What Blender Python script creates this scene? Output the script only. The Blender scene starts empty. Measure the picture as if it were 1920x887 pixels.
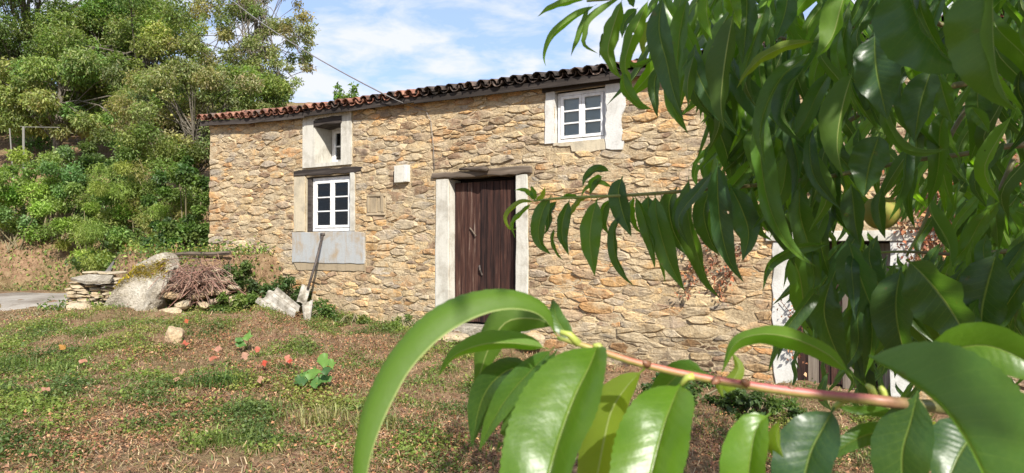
import bpy, bmesh, math, random
import numpy as np
from mathutils import Vector, Matrix, noise as mnoise

random.seed(7)
RNG = np.random.default_rng(11)
scene = bpy.context.scene
COL = scene.collection

# ------------------------------------------------------------------ camera
EYE = 1.6
FPX, W0, H0, HOR = 1250.0, 1920.0, 887.0, 460.0
PITCH = math.atan((HOR - H0 / 2) / FPX)
cam_d = bpy.data.cameras.new('camera')
cam = bpy.data.objects.new('camera', cam_d)
COL.objects.link(cam)
cam.location = (0, 0, EYE)
cam.rotation_euler = (math.pi / 2 + PITCH, 0, 0)
cam_d.sensor_fit = 'HORIZONTAL'
cam_d.sensor_width = 36.0
cam_d.lens = 36.0 * FPX / W0
cam_d.clip_start = 0.02
cam_d.clip_end = 3000
cam_d.dof.use_dof = True
cam_d.dof.focus_distance = 6.0
cam_d.dof.aperture_fstop = 16.0
scene.camera = cam

# ------------------------------------------------------------------ world and sun
SUN_AZ = math.radians(50)      # to the right of the facade's normal
SUN_EL = math.radians(37)
WA = math.radians(31)
WD = Vector((math.cos(WA), -math.sin(WA), 0))       # along the facade, to the right
WN = Vector((-math.sin(WA), -math.cos(WA), 0))      # outwards
sh = WN * math.cos(SUN_AZ) + WD * math.sin(SUN_AZ)
SUNV = Vector((sh.x * math.cos(SUN_EL), sh.y * math.cos(SUN_EL), math.sin(SUN_EL)))

world = bpy.data.worlds.new('World')
scene.world = world
world.use_nodes = True
nt = world.node_tree
for n_ in list(nt.nodes):
    nt.nodes.remove(n_)
def wn(t, **kw):
    n_ = nt.nodes.new(t)
    for k, v in kw.items():
        setattr(n_, k, v)
    return n_
out = wn('ShaderNodeOutputWorld')
bg = wn('ShaderNodeBackground')
bg.inputs['Strength'].default_value = 0.145
sky = wn('ShaderNodeTexSky', sky_type='NISHITA')
sky.sun_disc = False
sky.sun_elevation = SUN_EL
sky.sun_rotation = math.atan2(SUNV.x, SUNV.y)
sky.air_density = 1.0
sky.dust_density = 0.3
sky.ozone_density = 3.0
tc = wn('ShaderNodeTexCoord')
sep = wn('ShaderNodeSeparateXYZ')
nt.links.new(tc.outputs['Generated'], sep.inputs[0])
mx = wn('ShaderNodeMath', operation='MAXIMUM'); mx.inputs[1].default_value = 0.06
nt.links.new(sep.outputs['Z'], mx.inputs[0])
ax = wn('ShaderNodeMath', operation='ADD'); ax.inputs[1].default_value = 0.12
nt.links.new(mx.outputs[0], ax.inputs[0])
dx = wn('ShaderNodeMath', operation='DIVIDE'); dy = wn('ShaderNodeMath', operation='DIVIDE')
nt.links.new(sep.outputs['X'], dx.inputs[0]); nt.links.new(ax.outputs[0], dx.inputs[1])
nt.links.new(sep.outputs['Y'], dy.inputs[0]); nt.links.new(ax.outputs[0], dy.inputs[1])
cmb = wn('ShaderNodeCombineXYZ')
nt.links.new(dx.outputs[0], cmb.inputs['X']); nt.links.new(dy.outputs[0], cmb.inputs['Y'])
cmb.inputs['Z'].default_value = 5.2
nz = wn('ShaderNodeTexNoise')
nz.inputs['Scale'].default_value = 3.6
nz.inputs['Detail'].default_value = 9
nz.inputs['Roughness'].default_value = 0.58
nz.inputs['Distortion'].default_value = 0.25
nt.links.new(cmb.outputs[0], nz.inputs['Vector'])
rmp = wn('ShaderNodeValToRGB')
rmp.color_ramp.elements[0].position = 0.38; rmp.color_ramp.elements[0].color = (0.22, 0.22, 0.22, 1)
rmp.color_ramp.elements[1].position = 0.60; rmp.color_ramp.elements[1].color = (1, 1, 1, 1)
nt.links.new(nz.outputs[0], rmp.inputs[0])
mix = wn('ShaderNodeMixRGB')
nt.links.new(rmp.outputs[0], mix.inputs[0])
blu = wn('ShaderNodeMixRGB'); blu.inputs[0].default_value = 0.6; blu.inputs[2].default_value = (1.15, 1.95, 3.9, 1)
nt.links.new(sky.outputs[0], blu.inputs[1])
nt.links.new(blu.outputs[0], mix.inputs[1])
mix.inputs[2].default_value = (3.55, 3.7, 4.1, 1)
nt.links.new(mix.outputs[0], bg.inputs['Color'])
nt.links.new(bg.outputs[0], out.inputs['Surface'])

sun_d = bpy.data.lights.new('sun', 'SUN')
sun_d.energy = 4.8
sun_d.angle = math.radians(0.6)
sun_d.color = (1.0, 0.95, 0.86)
sun = bpy.data.objects.new('sun', sun_d)
sun.rotation_euler = SUNV.to_track_quat('Z', 'Y').to_euler()
sun.location = (0, -20, 30)
COL.objects.link(sun)

vs = scene.view_settings
vs.view_transform = 'Standard'
vs.look = 'None'
vs.exposure = 0.85
vs.gamma = 1.0
vs.use_curve_mapping = False
scene.cycles.max_bounces = 6
scene.cycles.transparent_max_bounces = 8

# ------------------------------------------------------------------ helpers
def ray(px, py):
    x = (px - W0 / 2) / FPX; y = (H0 / 2 - py) / FPX
    return Vector((x, math.cos(PITCH) - y * math.sin(PITCH), math.sin(PITCH) + y * math.cos(PITCH)))
def at(px, py, depth):
    r = ray(px, py)
    return Vector((0, 0, EYE)) + r * (depth / r.y)

def link(o, parent=None):
    COL.objects.link(o)
    if parent is not None:
        o.parent = parent
    return o
def tag(o, label=None, cat=None, group=None, kind=None):
    if label: o['label'] = label
    if cat: o['category'] = cat
    if group: o['group'] = group
    if kind: o['kind'] = kind
    return o
def empty(name, loc=(0, 0, 0), rz=0.0, parent=None):
    o = bpy.data.objects.new(name, None)
    o.location = loc
    o.rotation_euler = (0, 0, rz)
    o.empty_display_size = 0.1
    return link(o, parent)

class MB:
    """collects polygons; build() links them as one mesh object"""
    def __init__(s):
        s.v = []; s.f = []; s.c = []; s.mi = []
    def add(s, vs_, fs, col=None, m=0):
        o = len(s.v)
        s.v += [tuple(p) for p in vs_]
        s.f += [tuple(i + o for i in f) for f in fs]
        s.mi += [m] * len(fs)
        s.c += [col or (1, 1, 1)] * len(vs_)
        return s
    def box(s, x0, x1, y0, y1, z0, z1, col=None, m=0, jit=0.0):
        P = [(x, y, z) for z in (z0, z1) for y in (y0, y1) for x in (x0, x1)]
        if jit:
            P = [tuple(c + random.uniform(-jit, jit) for c in p) for p in P]
        return s.add(P, [(0, 2, 3, 1), (4, 5, 7, 6), (0, 1, 5, 4), (2, 6, 7, 3), (0, 4, 6, 2), (1, 3, 7, 5)], col, m)
    def tube(s, pts, rad, n=6, col=None, cap=True, m=0):
        pts = [Vector(p) for p in pts]
        k = len(pts)
        if not hasattr(rad, '__len__'):
            rad = [rad] * k
        V = []; up = None
        for i, p in enumerate(pts):
            t = (pts[min(i + 1, k - 1)] - pts[max(i - 1, 0)]).normalized()
            if up is None:
                a = Vector((0, 0, 1)) if abs(t.z) < 0.9 else Vector((1, 0, 0))
                up = t.cross(a).normalized()
            up = (up - t * up.dot(t)).normalized()
            b = t.cross(up)
            for j in range(n):
                an = 2 * math.pi * j / n
                V.append(p + (up * math.cos(an) + b * math.sin(an)) * rad[i])
        F = []
        for i in range(k - 1):
            for j in range(n):
                a = i * n + j; b2 = i * n + (j + 1) % n
                F.append((a, b2, b2 + n, a + n))
        if cap:
            F.append(tuple(reversed(range(n)))); F.append(tuple(range((k - 1) * n, k * n)))
        return s.add(V, F, col, m)
    def prism(s, poly, y0, y1, col=None, m=0):
        """outline in (x, z), extruded along y from y0 (front) to y1"""
        k = len(poly)
        V = [(p[0], y0, p[1]) for p in poly] + [(p[0], y1, p[1]) for p in poly]
        F = [tuple(range(k)), tuple(reversed(range(k, 2 * k)))]
        for i in range(k):
            j = (i + 1) % k
            F.append((j, i, i + k, j + k))
        return s.add(V, F, col, m)
    def build(s, name, mats, parent=None, smooth=False, bevel=0.0):
        me = bpy.data.meshes.new(name)
        me.from_pydata(s.v, [], s.f)
        if not isinstance(mats, (list, tuple)):
            mats = [mats]
        for m in mats:
            me.materials.append(m)
        if len(mats) > 1:
            me.polygons.foreach_set('material_index', s.mi)
        ca = me.color_attributes.new('Col', 'FLOAT_COLOR', 'POINT')
        ca.data.foreach_set('color', [x for c in s.c for x in (c[0], c[1], c[2], 1.0)])
        if smooth:
            me.polygons.foreach_set('use_smooth', [True] * len(me.polygons))
        me.update()
        o = bpy.data.objects.new(name, me)
        link(o, parent)
        if bevel:
            b = o.modifiers.new('bevel', 'BEVEL'); b.width = bevel; b.segments = 2; b.limit_method = 'ANGLE'
        return o

def np_mesh(name, V, tris, C, mat, parent=None, smooth=False):
    me = bpy.data.meshes.new(name)
    nv, nf = len(V), len(tris)
    me.vertices.add(nv); me.vertices.foreach_set('co', np.ascontiguousarray(V, dtype=np.float32).ravel())
    me.loops.add(nf * 3); me.loops.foreach_set('vertex_index', np.ascontiguousarray(tris, dtype=np.int32).ravel())
    me.polygons.add(nf)
    me.polygons.foreach_set('loop_start', np.arange(0, nf * 3, 3, dtype=np.int32))
    me.polygons.foreach_set('loop_total', np.full(nf, 3, dtype=np.int32))
    ca = me.color_attributes.new('Col', 'FLOAT_COLOR', 'POINT')
    ca.data.foreach_set('color', np.concatenate([C, np.ones((nv, 1))], 1).astype(np.float32).ravel())
    if smooth:
        me.polygons.foreach_set('use_smooth', np.ones(nf, dtype=bool))
    me.materials.append(mat)
    me.update(); me.validate()
    o = bpy.data.objects.new(name, me)
    return link(o, parent)

def norm(a):
    return a / np.maximum(np.linalg.norm(a, axis=1, keepdims=True), 1e-9)

def leaf_cloud(P, D, L, Wd, C, fold=0.25):
    """P base points, D unit directions, L lengths, Wd widths: a folded diamond for each leaf"""
    n = len(P)
    r = RNG.normal(size=(n, 3)) * 0.6 + np.array([0, 0, 1.0])
    S = norm(np.cross(D, r)); N = np.cross(S, D)
    Lc = L[:, None]; Wc = Wd[:, None]
    V = np.empty((n, 4, 3))
    V[:, 0] = P
    mid = P + D * Lc * 0.45
    V[:, 1] = mid + S * Wc * 0.5 + N * Wc * fold
    V[:, 2] = P + D * Lc - N * Lc * 0.1
    V[:, 3] = mid - S * Wc * 0.5 + N * Wc * fold
    b = np.arange(n)[:, None] * 4
    T = np.concatenate([b + np.array([0, 2, 1]), b + np.array([0, 3, 2])], 1).reshape(-1, 3)
    return V.reshape(-1, 3), T, np.repeat(C, 4, 0)

def pal(n, cols, jit=0.18, weights=None):
    cols = np.array(cols, dtype=float)
    i = RNG.choice(len(cols), n, p=weights)
    c = cols[i] * (1 + RNG.normal(size=(n, 1)) * jit) * (1 + RNG.normal(size=(n, 3)) * 0.06)
    return np.clip(c, 0.004, 0.9)

# ------------------------------------------------------------------ materials
class NT:
    def __init__(s, name):
        s.m = bpy.data.materials.new(name); s.m.use_nodes = True
        s.t = s.m.node_tree; s.t.nodes.clear()
        s.o = s.n('ShaderNodeOutputMaterial')
    def n(s, t, **kw):
        n_ = s.t.nodes.new(t)
        for k, v in kw.items():
            if k.startswith('i_'):
                n_.inputs[k[2:].replace('_', ' ')].default_value = v
            else:
                setattr(n_, k, v)
        return n_
    def l(s, a, b):
        s.t.links.new(a, b)
    def math(s, op, a, b=0.0, c=None):
        n_ = s.n('ShaderNodeMath', operation=op)
        for i, x in enumerate((a, b) if c is None else (a, b, c)):
            if isinstance(x, (int, float)): n_.inputs[i].default_value = x
            else: s.l(x, n_.inputs[i])
        return n_.outputs[0]
    def noise(s, scale, detail=4, rough=0.55, vec=None, dist=0.0):
        n_ = s.n('ShaderNodeTexNoise')
        n_.inputs['Scale'].default_value = scale; n_.inputs['Detail'].default_value = detail
        n_.inputs['Roughness'].default_value = rough; n_.inputs['Distortion'].default_value = dist
        if vec is not None: s.l(vec, n_.inputs['Vector'])
        return n_.outputs[0]
    def ramp(s, fac, stops):
        r = s.n('ShaderNodeValToRGB')
        e = r.color_ramp.elements
        while len(e) < len(stops): e.new(0.5)
        for i, (p, c) in enumerate(stops):
            e[i].position = p; e[i].color = (c[0], c[1], c[2], 1) if hasattr(c, '__len__') else (c, c, c, 1)
        s.l(fac, r.inputs[0])
        return r.outputs[0]
    def mix(s, fac, a, b, mode='MIX'):
        n_ = s.n('ShaderNodeMixRGB', blend_type=mode)
        for i, x in enumerate((fac, a, b)):
            if isinstance(x, (int, float)): n_.inputs[i].default_value = x
            elif isinstance(x, tuple): n_.inputs[i].default_value = (*x[:3], 1)
            else: s.l(x, n_.inputs[i])
        return n_.outputs[0]
    def pos(s, scale=(1, 1, 1), kind='Object'):
        t = s.n('ShaderNodeTexCoord')
        mp = s.n('ShaderNodeMapping'); mp.inputs['Scale'].default_value = scale
        s.l(t.outputs[kind], mp.inputs['Vector'])
        return mp.outputs[0]
    def geo(s, scale=(1, 1, 1)):
        g = s.n('ShaderNodeNewGeometry')
        mp = s.n('ShaderNodeMapping'); mp.inputs['Scale'].default_value = scale
        s.l(g.outputs['Position'], mp.inputs['Vector'])
        return mp.outputs[0]
    def attr(s):
        return s.n('ShaderNodeVertexColor', layer_name='Col').outputs[0]
    def bump(s, h, strength=0.4, dist=0.01):
        b = s.n('ShaderNodeBump'); b.inputs['Strength'].default_value = strength; b.inputs['Distance'].default_value = dist
        s.l(h, b.inputs['Height'])
        return b.outputs[0]
    def principled(s, col, rough=0.8, normal=None, spec=0.3):
        p = s.n('ShaderNodeBsdfPrincipled')
        if isinstance(col, tuple): p.inputs['Base Color'].default_value = (*col[:3], 1)
        else: s.l(col, p.inputs['Base Color'])
        if isinstance(rough, (int, float)): p.inputs['Roughness'].default_value = rough
        else: s.l(rough, p.inputs['Roughness'])
        p.inputs['Specular IOR Level'].default_value = spec
        if normal is not None: s.l(normal, p.inputs['Normal'])
        return p
    def done(s, sh_):
        s.l(sh_.outputs[0] if hasattr(sh_, 'outputs') else sh_, s.o.inputs['Surface'])
        return s.m

M = {}
def mat_foliage(name, tr=0.35, rough=0.5, spec=0.35, gain=(1.5, 1.7, 0.7)):
    k = NT(name)
    c = k.attr()
    p = k.principled(c, rough, spec=spec)
    t = k.n('ShaderNodeBsdfTranslucent')
    k.l(k.mix(1.0, c, gain, 'MULTIPLY'), t.inputs['Color'])
    m = k.n('ShaderNodeMixShader'); m.inputs[0].default_value = tr
    k.l(p.outputs[0], m.inputs[1]); k.l(t.outputs[0], m.inputs[2])
    return k.done(m)
M['foliage'] = mat_foliage('foliage', 0.42)
M['dry'] = mat_foliage('dry_leaves', 0.15, 0.8, 0.1, (1.2, 1.0, 0.8))

k = NT('stone')
g = k.geo((1, 1, 1))
c = k.attr()
n1 = k.noise(9, 6, 0.6, g); n2 = k.noise(42, 5, 0.65, g)
c = k.mix(1.0, c, k.ramp(n1, [(0.3, (0.62, 0.6, 0.58)), (0.5, (1, 1, 1)), (0.72, (1.22, 1.12, 0.95))]), 'MULTIPLY')
c = k.mix(0.7, c, k.ramp(n2, [(0.32, (0.5, 0.46, 0.42)), (0.5, (1, 1, 1)), (0.7, (1.25, 1.22, 1.15))]), 'MULTIPLY')
lich = k.ramp(k.noise(5.0, 6, 0.7, g), [(0.6, 0), (0.7, 0.6)])
smear = k.ramp(k.noise(3.2, 7, 0.72, g), [(0.46, 0), (0.58, 0.78)])
c = k.mix(smear, c, k.ramp(n2, [(0.35, (0.36, 0.28, 0.18)), (0.65, (0.50, 0.41, 0.27))]))
c = k.mix(lich, c, (0.40, 0.35, 0.27))
zone = k.ramp(k.noise(0.55, 4, 0.6, g), [(0.35, (0.95, 0.96, 0.97)), (0.5, (1, 1, 1)), (0.66, (1.08, 0.98, 0.86))])
c = k.mix(1.0, c, zone, 'MULTIPLY')
stain = k.ramp(k.noise(1.1, 6, 0.7, g), [(0.56, 0), (0.68, 0.55)])
c = k.mix(stain, c, (0.20, 0.145, 0.095))
h = k.math('ADD', k.math('MULTIPLY', n1, 0.6), k.math('MULTIPLY', n2, 0.4))
M['stone'] = k.done(k.principled(c, 0.9, k.bump(h, 0.9, 0.03), 0.15))

k = NT('mortar')
g = k.geo()
n1 = k.noise(2.2, 5, 0.6, g); n2 = k.noise(38, 6, 0.7, g); n3 = k.noise(11, 5, 0.65, g)
c = k.ramp(n1, [(0.3, (0.38, 0.285, 0.175)), (0.5, (0.47, 0.37, 0.235)), (0.7, (0.54, 0.45, 0.31))])
c = k.mix(0.85, c, k.ramp(n2, [(0.3, (0.62, 0.58, 0.54)), (0.55, (1, 1, 1)), (0.75, (1.15, 1.15, 1.1))]), 'MULTIPLY')
c = k.mix(0.6, c, k.ramp(n3, [(0.35, (0.7, 0.66, 0.62)), (0.5, (1, 1, 1))]), 'MULTIPLY')
M['mortar'] = k.done(k.principled(c, 0.95, k.bump(k.math('ADD', n2, n3), 1.0, 0.03), 0.1))

def mat_plaster(name, col, dirt=(0.27, 0.24, 0.19), amt=0.85):
    k = NT(name)
    g = k.geo()
    n1 = k.noise(3.5, 6, 0.65, g, 0.3); n2 = k.noise(55, 4, 0.6, g)
    g2 = k.geo((6, 6, 0.8))
    n3 = k.noise(3, 5, 0.6, g2)
    c = k.mix(k.math('MULTIPLY', k.ramp(n1, [(0.48, 0), (0.72, 1)]), amt), col, dirt)
    c = k.mix(k.math('MULTIPLY', k.ramp(n3, [(0.5, 0), (0.75, 1)]), amt * 0.6), c, dirt)
    c = k.mix(0.4, c, k.ramp(n2, [(0.3, (0.75, 0.74, 0.72)), (0.6, (1, 1, 1))]), 'MULTIPLY')
    return k.done(k.principled(c, 0.9, k.bump(k.math('ADD', n2, k.math('MULTIPLY', n1, 2)), 0.5, 0.008), 0.15))
M['plaster'] = mat_plaster('plaster', (0.52, 0.50, 0.44))
M['plaster_white'] = mat_plaster('plaster_white', (0.56, 0.55, 0.52), (0.36, 0.34, 0.30))
M['plaster_cream'] = mat_plaster('plaster_cream', (0.50, 0.43, 0.31))
M['render_blue'] = mat_plaster('render_blue', (0.36, 0.37, 0.37), (0.33, 0.25, 0.16), 1.0)
M['render_tan'] = mat_plaster('render_tan', (0.34, 0.27, 0.18), (0.2, 0.16, 0.11))
M['render_brown'] = mat_plaster('render_brown', (0.19, 0.14, 0.09), (0.11, 0.085, 0.06), 0.8)

def mat_wood(name, stops, axis='Z', rough=0.75, gs=26):
    k = NT(name)
    sc = {'Z': (1, 1, 0.05), 'X': (0.05, 1, 1)}[axis]
    oi = k.n('ShaderNodeObjectInfo')
    v = k.n('ShaderNodeVectorMath', operation='ADD')
    k.l(k.pos(sc), v.inputs[0])
    s3 = k.math('MULTIPLY', oi.outputs['Random'], 40.0)
    k.l(s3, v.inputs[1])
    n1 = k.noise(gs, 6, 0.65, v.outputs[0], 0.4); n2 = k.noise(gs * 3, 4, 0.6, v.outputs[0])
    f = k.math('ADD', k.math('MULTIPLY', n1, 0.7), k.math('MULTIPLY', n2, 0.3))
    f = k.math('ADD', f, k.math('MULTIPLY', k.math('SUBTRACT', oi.outputs['Random'], 0.5), 0.14))
    c = k.ramp(f, stops)
    return k.done(k.principled(c, rough, k.bump(f, 0.6, 0.006), 0.2))
M['door_wood'] = mat_wood('door_wood', [(0.36, (0.008, 0.005, 0.005)), (0.47, (0.032, 0.016, 0.013)), (0.56, (0.058, 0.025, 0.018)), (0.65, (0.11, 0.065, 0.048)), (0.73, (0.28, 0.22, 0.18))])
M['beam_wood'] = mat_wood('beam_wood', [(0.3, (0.04, 0.032, 0.024)), (0.5, (0.13, 0.10, 0.075)), (0.7, (0.27, 0.225, 0.17))], 'X', 0.85, 18)
M['dark_wood'] = mat_wood('dark_wood', [(0.3, (0.012, 0.010, 0.009)), (0.5, (0.035, 0.028, 0.024)), (0.75, (0.10, 0.085, 0.075))], 'X', 0.85, 18)
M['grey_wood'] = mat_wood('grey_wood', [(0.3, (0.08, 0.06, 0.05)), (0.5, (0.18, 0.15, 0.12)), (0.72, (0.34, 0.31, 0.27))])

k = NT('white_paint')
c = k.mix(k.ramp(k.noise(14, 5, 0.6, k.geo()), [(0.42, 0), (0.72, 0.65)]), (0.74, 0.74, 0.73), (0.44, 0.42, 0.38))
M['white_paint'] = k.done(k.principled(c, 0.45, None, 0.4))
k = NT('glass')
gl = k.n('ShaderNodeBsdfGlossy'); gl.inputs['Roughness'].default_value = 0.03
tr = k.n('ShaderNodeBsdfTransparent'); tr.inputs['Color'].default_value = (0.8, 0.84, 0.84, 1)
fr = k.n('ShaderNodeFresnel'); fr.inputs['IOR'].default_value = 1.5
m_ = k.n('ShaderNodeMixShader')
k.l(fr.outputs[0], m_.inputs[0]); k.l(tr.outputs[0], m_.inputs[1]); k.l(gl.outputs[0], m_.inputs[2])
M['glass'] = k.done(m_)
k = NT('curtain'); M['curtain'] = k.done(k.principled(k.mix(k.noise(20, 3, 0.5, k.geo((4, 4, 0.3))), (0.5, 0.5, 0.5), (0.7, 0.7, 0.69)), 0.9))
k = NT('blind'); M['blind'] = k.done(k.principled(k.mix(k.noise(10, 3, 0.5, k.geo()), (0.62, 0.61, 0.60), (0.70, 0.69, 0.68)), 0.9))
k = NT('interior'); M['interior'] = k.done(k.principled(k.mix(k.noise(3, 3, 0.5, k.geo()), (0.05, 0.045, 0.04), (0.09, 0.08, 0.07)), 0.95))

def mat_tile(name, a, b, c3):
    k = NT(name)
    g = k.geo()
    oi = k.n('ShaderNodeObjectInfo')
    n1 = k.noise(16, 6, 0.65, g); n2 = k.noise(70, 3, 0.6, g)
    f = k.math('ADD', n1, k.math('MULTIPLY', k.math('SUBTRACT', oi.outputs['Random'], 0.5), 0.25))
    c = k.ramp(f, [(0.3, a), (0.5, b), (0.7, c3)])
    return k.done(k.principled(c, 0.85, k.bump(n2, 0.4, 0.004), 0.15))
M['tile_red'] = mat_tile('tile_red', (0.07, 0.045, 0.035), (0.24, 0.105, 0.07), (0.38, 0.22, 0.15))
M['tile_dark'] = mat_tile('tile_dark', (0.022, 0.02, 0.018), (0.065, 0.05, 0.042), (0.17, 0.12, 0.095))

k = NT('soil')
g = k.geo()
n1 = k.noise(0.9, 6, 0.62, g); n2 = k.noise(9, 8, 0.7, g); n3 = k.noise(60, 4, 0.7, g)
c = k.ramp(n2, [(0.28, (0.12, 0.07, 0.042)), (0.45, (0.25, 0.155, 0.092)), (0.58, (0.34, 0.23, 0.14)), (0.75, (0.45, 0.34, 0.21))])
c = k.mix(k.ramp(n1, [(0.46, 0), (0.66, 0.6)]), c, k.ramp(n2, [(0.3, (0.09, 0.085, 0.035)), (0.6, (0.22, 0.205, 0.075))]))
n4 = k.noise(1.7, 5, 0.6, g)
c = k.mix(k.ramp(n4, [(0.5, 0), (0.68, 0.7)]), c, k.ramp(n2, [(0.3, (0.24, 0.14, 0.085)), (0.7, (0.50, 0.32, 0.20))]))
c = k.mix(0.7, c, k.ramp(n3, [(0.3, (0.5, 0.45, 0.42)), (0.6, (1.1, 1.1, 1.1))]), 'MULTIPLY')
M['soil'] = k.done(k.principled(c, 0.95, k.bump(k.math('ADD', n2, n3), 1.0, 0.04), 0.1))
k = NT('path')
g = k.geo()
n1 = k.noise(1.5, 5, 0.6, g); n2 = k.noise(30, 5, 0.7, g)
c = k.mix(0.6, k.ramp(n1, [(0.35, (0.20, 0.17, 0.14)), (0.6, (0.34, 0.31, 0.27))]), k.ramp(n2, [(0.3, (0.6, 0.58, 0.55)), (0.6, (1, 1, 1))]), 'MULTIPLY')
M['path'] = k.done(k.principled(c, 0.95, k.bump(n2, 0.5, 0.01), 0.1))
k = NT('boulder')
g = k.geo()
n1 = k.noise(3.2, 7, 0.62, g, 0.3); n2 = k.noise(24, 6, 0.7, g); n3 = k.noise(2.0, 6, 0.7, g)
c = k.ramp(n1, [(0.28, (0.24, 0.21, 0.165)), (0.5, (0.46, 0.41, 0.33)), (0.72, (0.58, 0.54, 0.46))])
c = k.mix(0.75, c, k.ramp(n2, [(0.3, (0.45, 0.42, 0.38)), (0.6, (1.1, 1.1, 1.1))]), 'MULTIPLY')
c = k.mix(k.ramp(n3, [(0.55, 0), (0.66, 0.55)]), c, (0.26, 0.22, 0.11))
M['boulder'] = k.done(k.principled(c, 0.95, k.bump(k.math('ADD', n1, k.math('MULTIPLY', n2, 0.6)), 1.0, 0.12), 0.1))
k = NT('bark')
g = k.geo((1, 1, 0.4))
n1 = k.noise(22, 6, 0.7, g)
M['bark'] = k.done(k.principled(k.ramp(n1, [(0.3, (0.05, 0.04, 0.03)), (0.6, (0.17, 0.15, 0.12)), (0.75, (0.3, 0.28, 0.24))]), 0.9, k.bump(n1, 0.8, 0.02), 0.1))
k = NT('fibre_cement')
g = k.geo()
n1 = k.noise(7, 6, 0.65, g); n2 = k.noise(50, 4, 0.6, g)
c = k.mix(0.5, k.ramp(n1, [(0.32, (0.12, 0.105, 0.08)), (0.48, (0.30, 0.27, 0.22)), (0.66, (0.47, 0.44, 0.39))]), k.ramp(n2, [(0.3, (0.6, 0.6, 0.6)), (0.6, (1, 1, 1))]), 'MULTIPLY')
M['fibre_cement'] = k.done(k.principled(c, 0.95, k.bump(n2, 0.4, 0.004), 0.1))
k = NT('rusty_metal')
n1 = k.noise(30, 5, 0.6, k.geo())
M['rusty_metal'] = k.done(k.principled(k.ramp(n1, [(0.35, (0.03, 0.026, 0.024)), (0.6, (0.08, 0.06, 0.05))]), 0.6, None, 0.4))
k = NT('cable'); M['cable'] = k.done(k.principled(k.mix(k.noise(8, 3, 0.5, k.geo()), (0.13, 0.12, 0.12), (0.22, 0.21, 0.2)), 0.6))
k = NT('tinted'); M['tinted'] = k.done(k.principled(k.mix(0.5, k.attr(), k.mix(1.0, k.attr(), k.ramp(k.noise(60, 4, 0.6, k.geo()), [(0.3, (0.6, 0.6, 0.6)), (0.6, (1.1, 1.1, 1.1))]), 'MULTIPLY')), 0.85, None, 0.15))

# peach leaf: midrib and side veins from the leaf's own UV, paler below, translucent
k = NT('peach_leaf')
uvn = k.n('ShaderNodeUVMap', uv_map='UVMap')
sp = k.n('ShaderNodeSeparateXYZ'); k.l(uvn.outputs[0], sp.inputs[0])
xx = k.math('MULTIPLY', k.math('ABSOLUTE', k.math('SUBTRACT', sp.outputs[0], 0.5)), 2.0)
yy = sp.outputs[1]
sgn = k.math('GREATER_THAN', sp.outputs[0], 0.5)
wob = k.math('MULTIPLY', k.noise(30, 3, 0.6, k.pos()), 0.35)
ph = k.math('ADD', k.math('SUBTRACT', k.math('MULTIPLY', yy, 15.0), k.math('MULTIPLY', k.math('POWER', xx, 0.8), 1.9)), k.math('ADD', k.math('MULTIPLY', sgn, 0.45), wob))
fr_ = k.math('ABSOLUTE', k.math('SUBTRACT', k.math('FRACT', ph), 0.5))
vein = k.ramp(k.math('ADD', fr_, k.math('MULTIPLY', xx, 0.03)), [(0.0, 1.0), (0.05, 0.0)])
puff = k.ramp(fr_, [(0.0, 0.0), (0.5, 1.0)])
rib = k.ramp(xx, [(0.02, 1.0), (0.06, 0.0)])
base = k.attr()
mot = k.noise(38, 4, 0.6, k.pos())
top = k.mix(0.6, base, k.mix(1.0, base, k.ramp(mot, [(0.3, (0.62, 0.68, 0.7)), (0.6, (1.12, 1.1, 1.0))]), 'MULTIPLY'))
yel = k.ramp(k.noise(16, 3, 0.55, k.pos()), [(0.5, 0), (0.72, 0.5)])
top = k.mix(yel, top, k.mix(1.0, top, (1.9, 1.35, 0.7), 'MULTIPLY'))
spot = k.ramp(k.noise(48, 1, 0.5, k.pos()), [(0.735, 0), (0.76, 0.8)])
top = k.mix(spot, top, (0.12, 0.07, 0.03))
vo = k.n('ShaderNodeTexVoronoi', feature='DISTANCE_TO_EDGE'); vo.inputs['Scale'].default_value = 260
k.l(k.pos(), vo.inputs['Vector'])
net = k.ramp(vo.outputs[0], [(0.02, 1.0), (0.09, 0.0)])
top = k.mix(k.math('MULTIPLY', net, 0.10), top, (0.20, 0.31, 0.06))
top = k.mix(k.math('MULTIPLY', vein, 0.5), top, (0.19, 0.31, 0.05))
top = k.mix(k.math('MULTIPLY', rib, 0.6), top, (0.20, 0.30, 0.06))
under = k.mix(0.5, k.mix(1.0, base, (1.3, 1.2, 1.0), 'MULTIPLY'), (0.105, 0.17, 0.022))
under = k.mix(k.math('MULTIPLY', vein, 0.4), under, (0.09, 0.15, 0.03))
under = k.mix(rib, under, (0.36, 0.43, 0.14))
ge = k.n('ShaderNodeNewGeometry')
colr = k.mix(ge.outputs['Backfacing'], top, under)
rough = k.math('ADD', k.math('MULTIPLY', ge.outputs['Backfacing'], 0.25), 0.33)
hgt = k.math('ADD', k.math('MULTIPLY', k.math('MULTIPLY', puff, k.ramp(k.noise(22, 3, 0.6, k.pos()), [(0.42, 0), (0.7, 1)])), 0.22), k.math('SUBTRACT', k.math('MULTIPLY', mot, 1.3), k.math('MULTIPLY', rib, 0.5)))
p = k.principled(colr, rough, k.bump(hgt, 0.5, 0.0014), 0.45)
t = k.n('ShaderNodeBsdfTranslucent')
tcol = k.mix(1.0, base, (3.2, 3.1, 0.8), 'MULTIPLY')
tcol = k.mix(k.math('MULTIPLY', vein, 0.35), tcol, (0.34, 0.46, 0.05))
tcol = k.mix(rib, tcol, (0.40, 0.5, 0.10))
k.l(tcol, t.inputs['Color'])
m_ = k.n('ShaderNodeMixShader'); m_.inputs[0].default_value = 0.48
k.l(p.outputs[0], m_.inputs[1]); k.l(t.outputs[0], m_.inputs[2])
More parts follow.
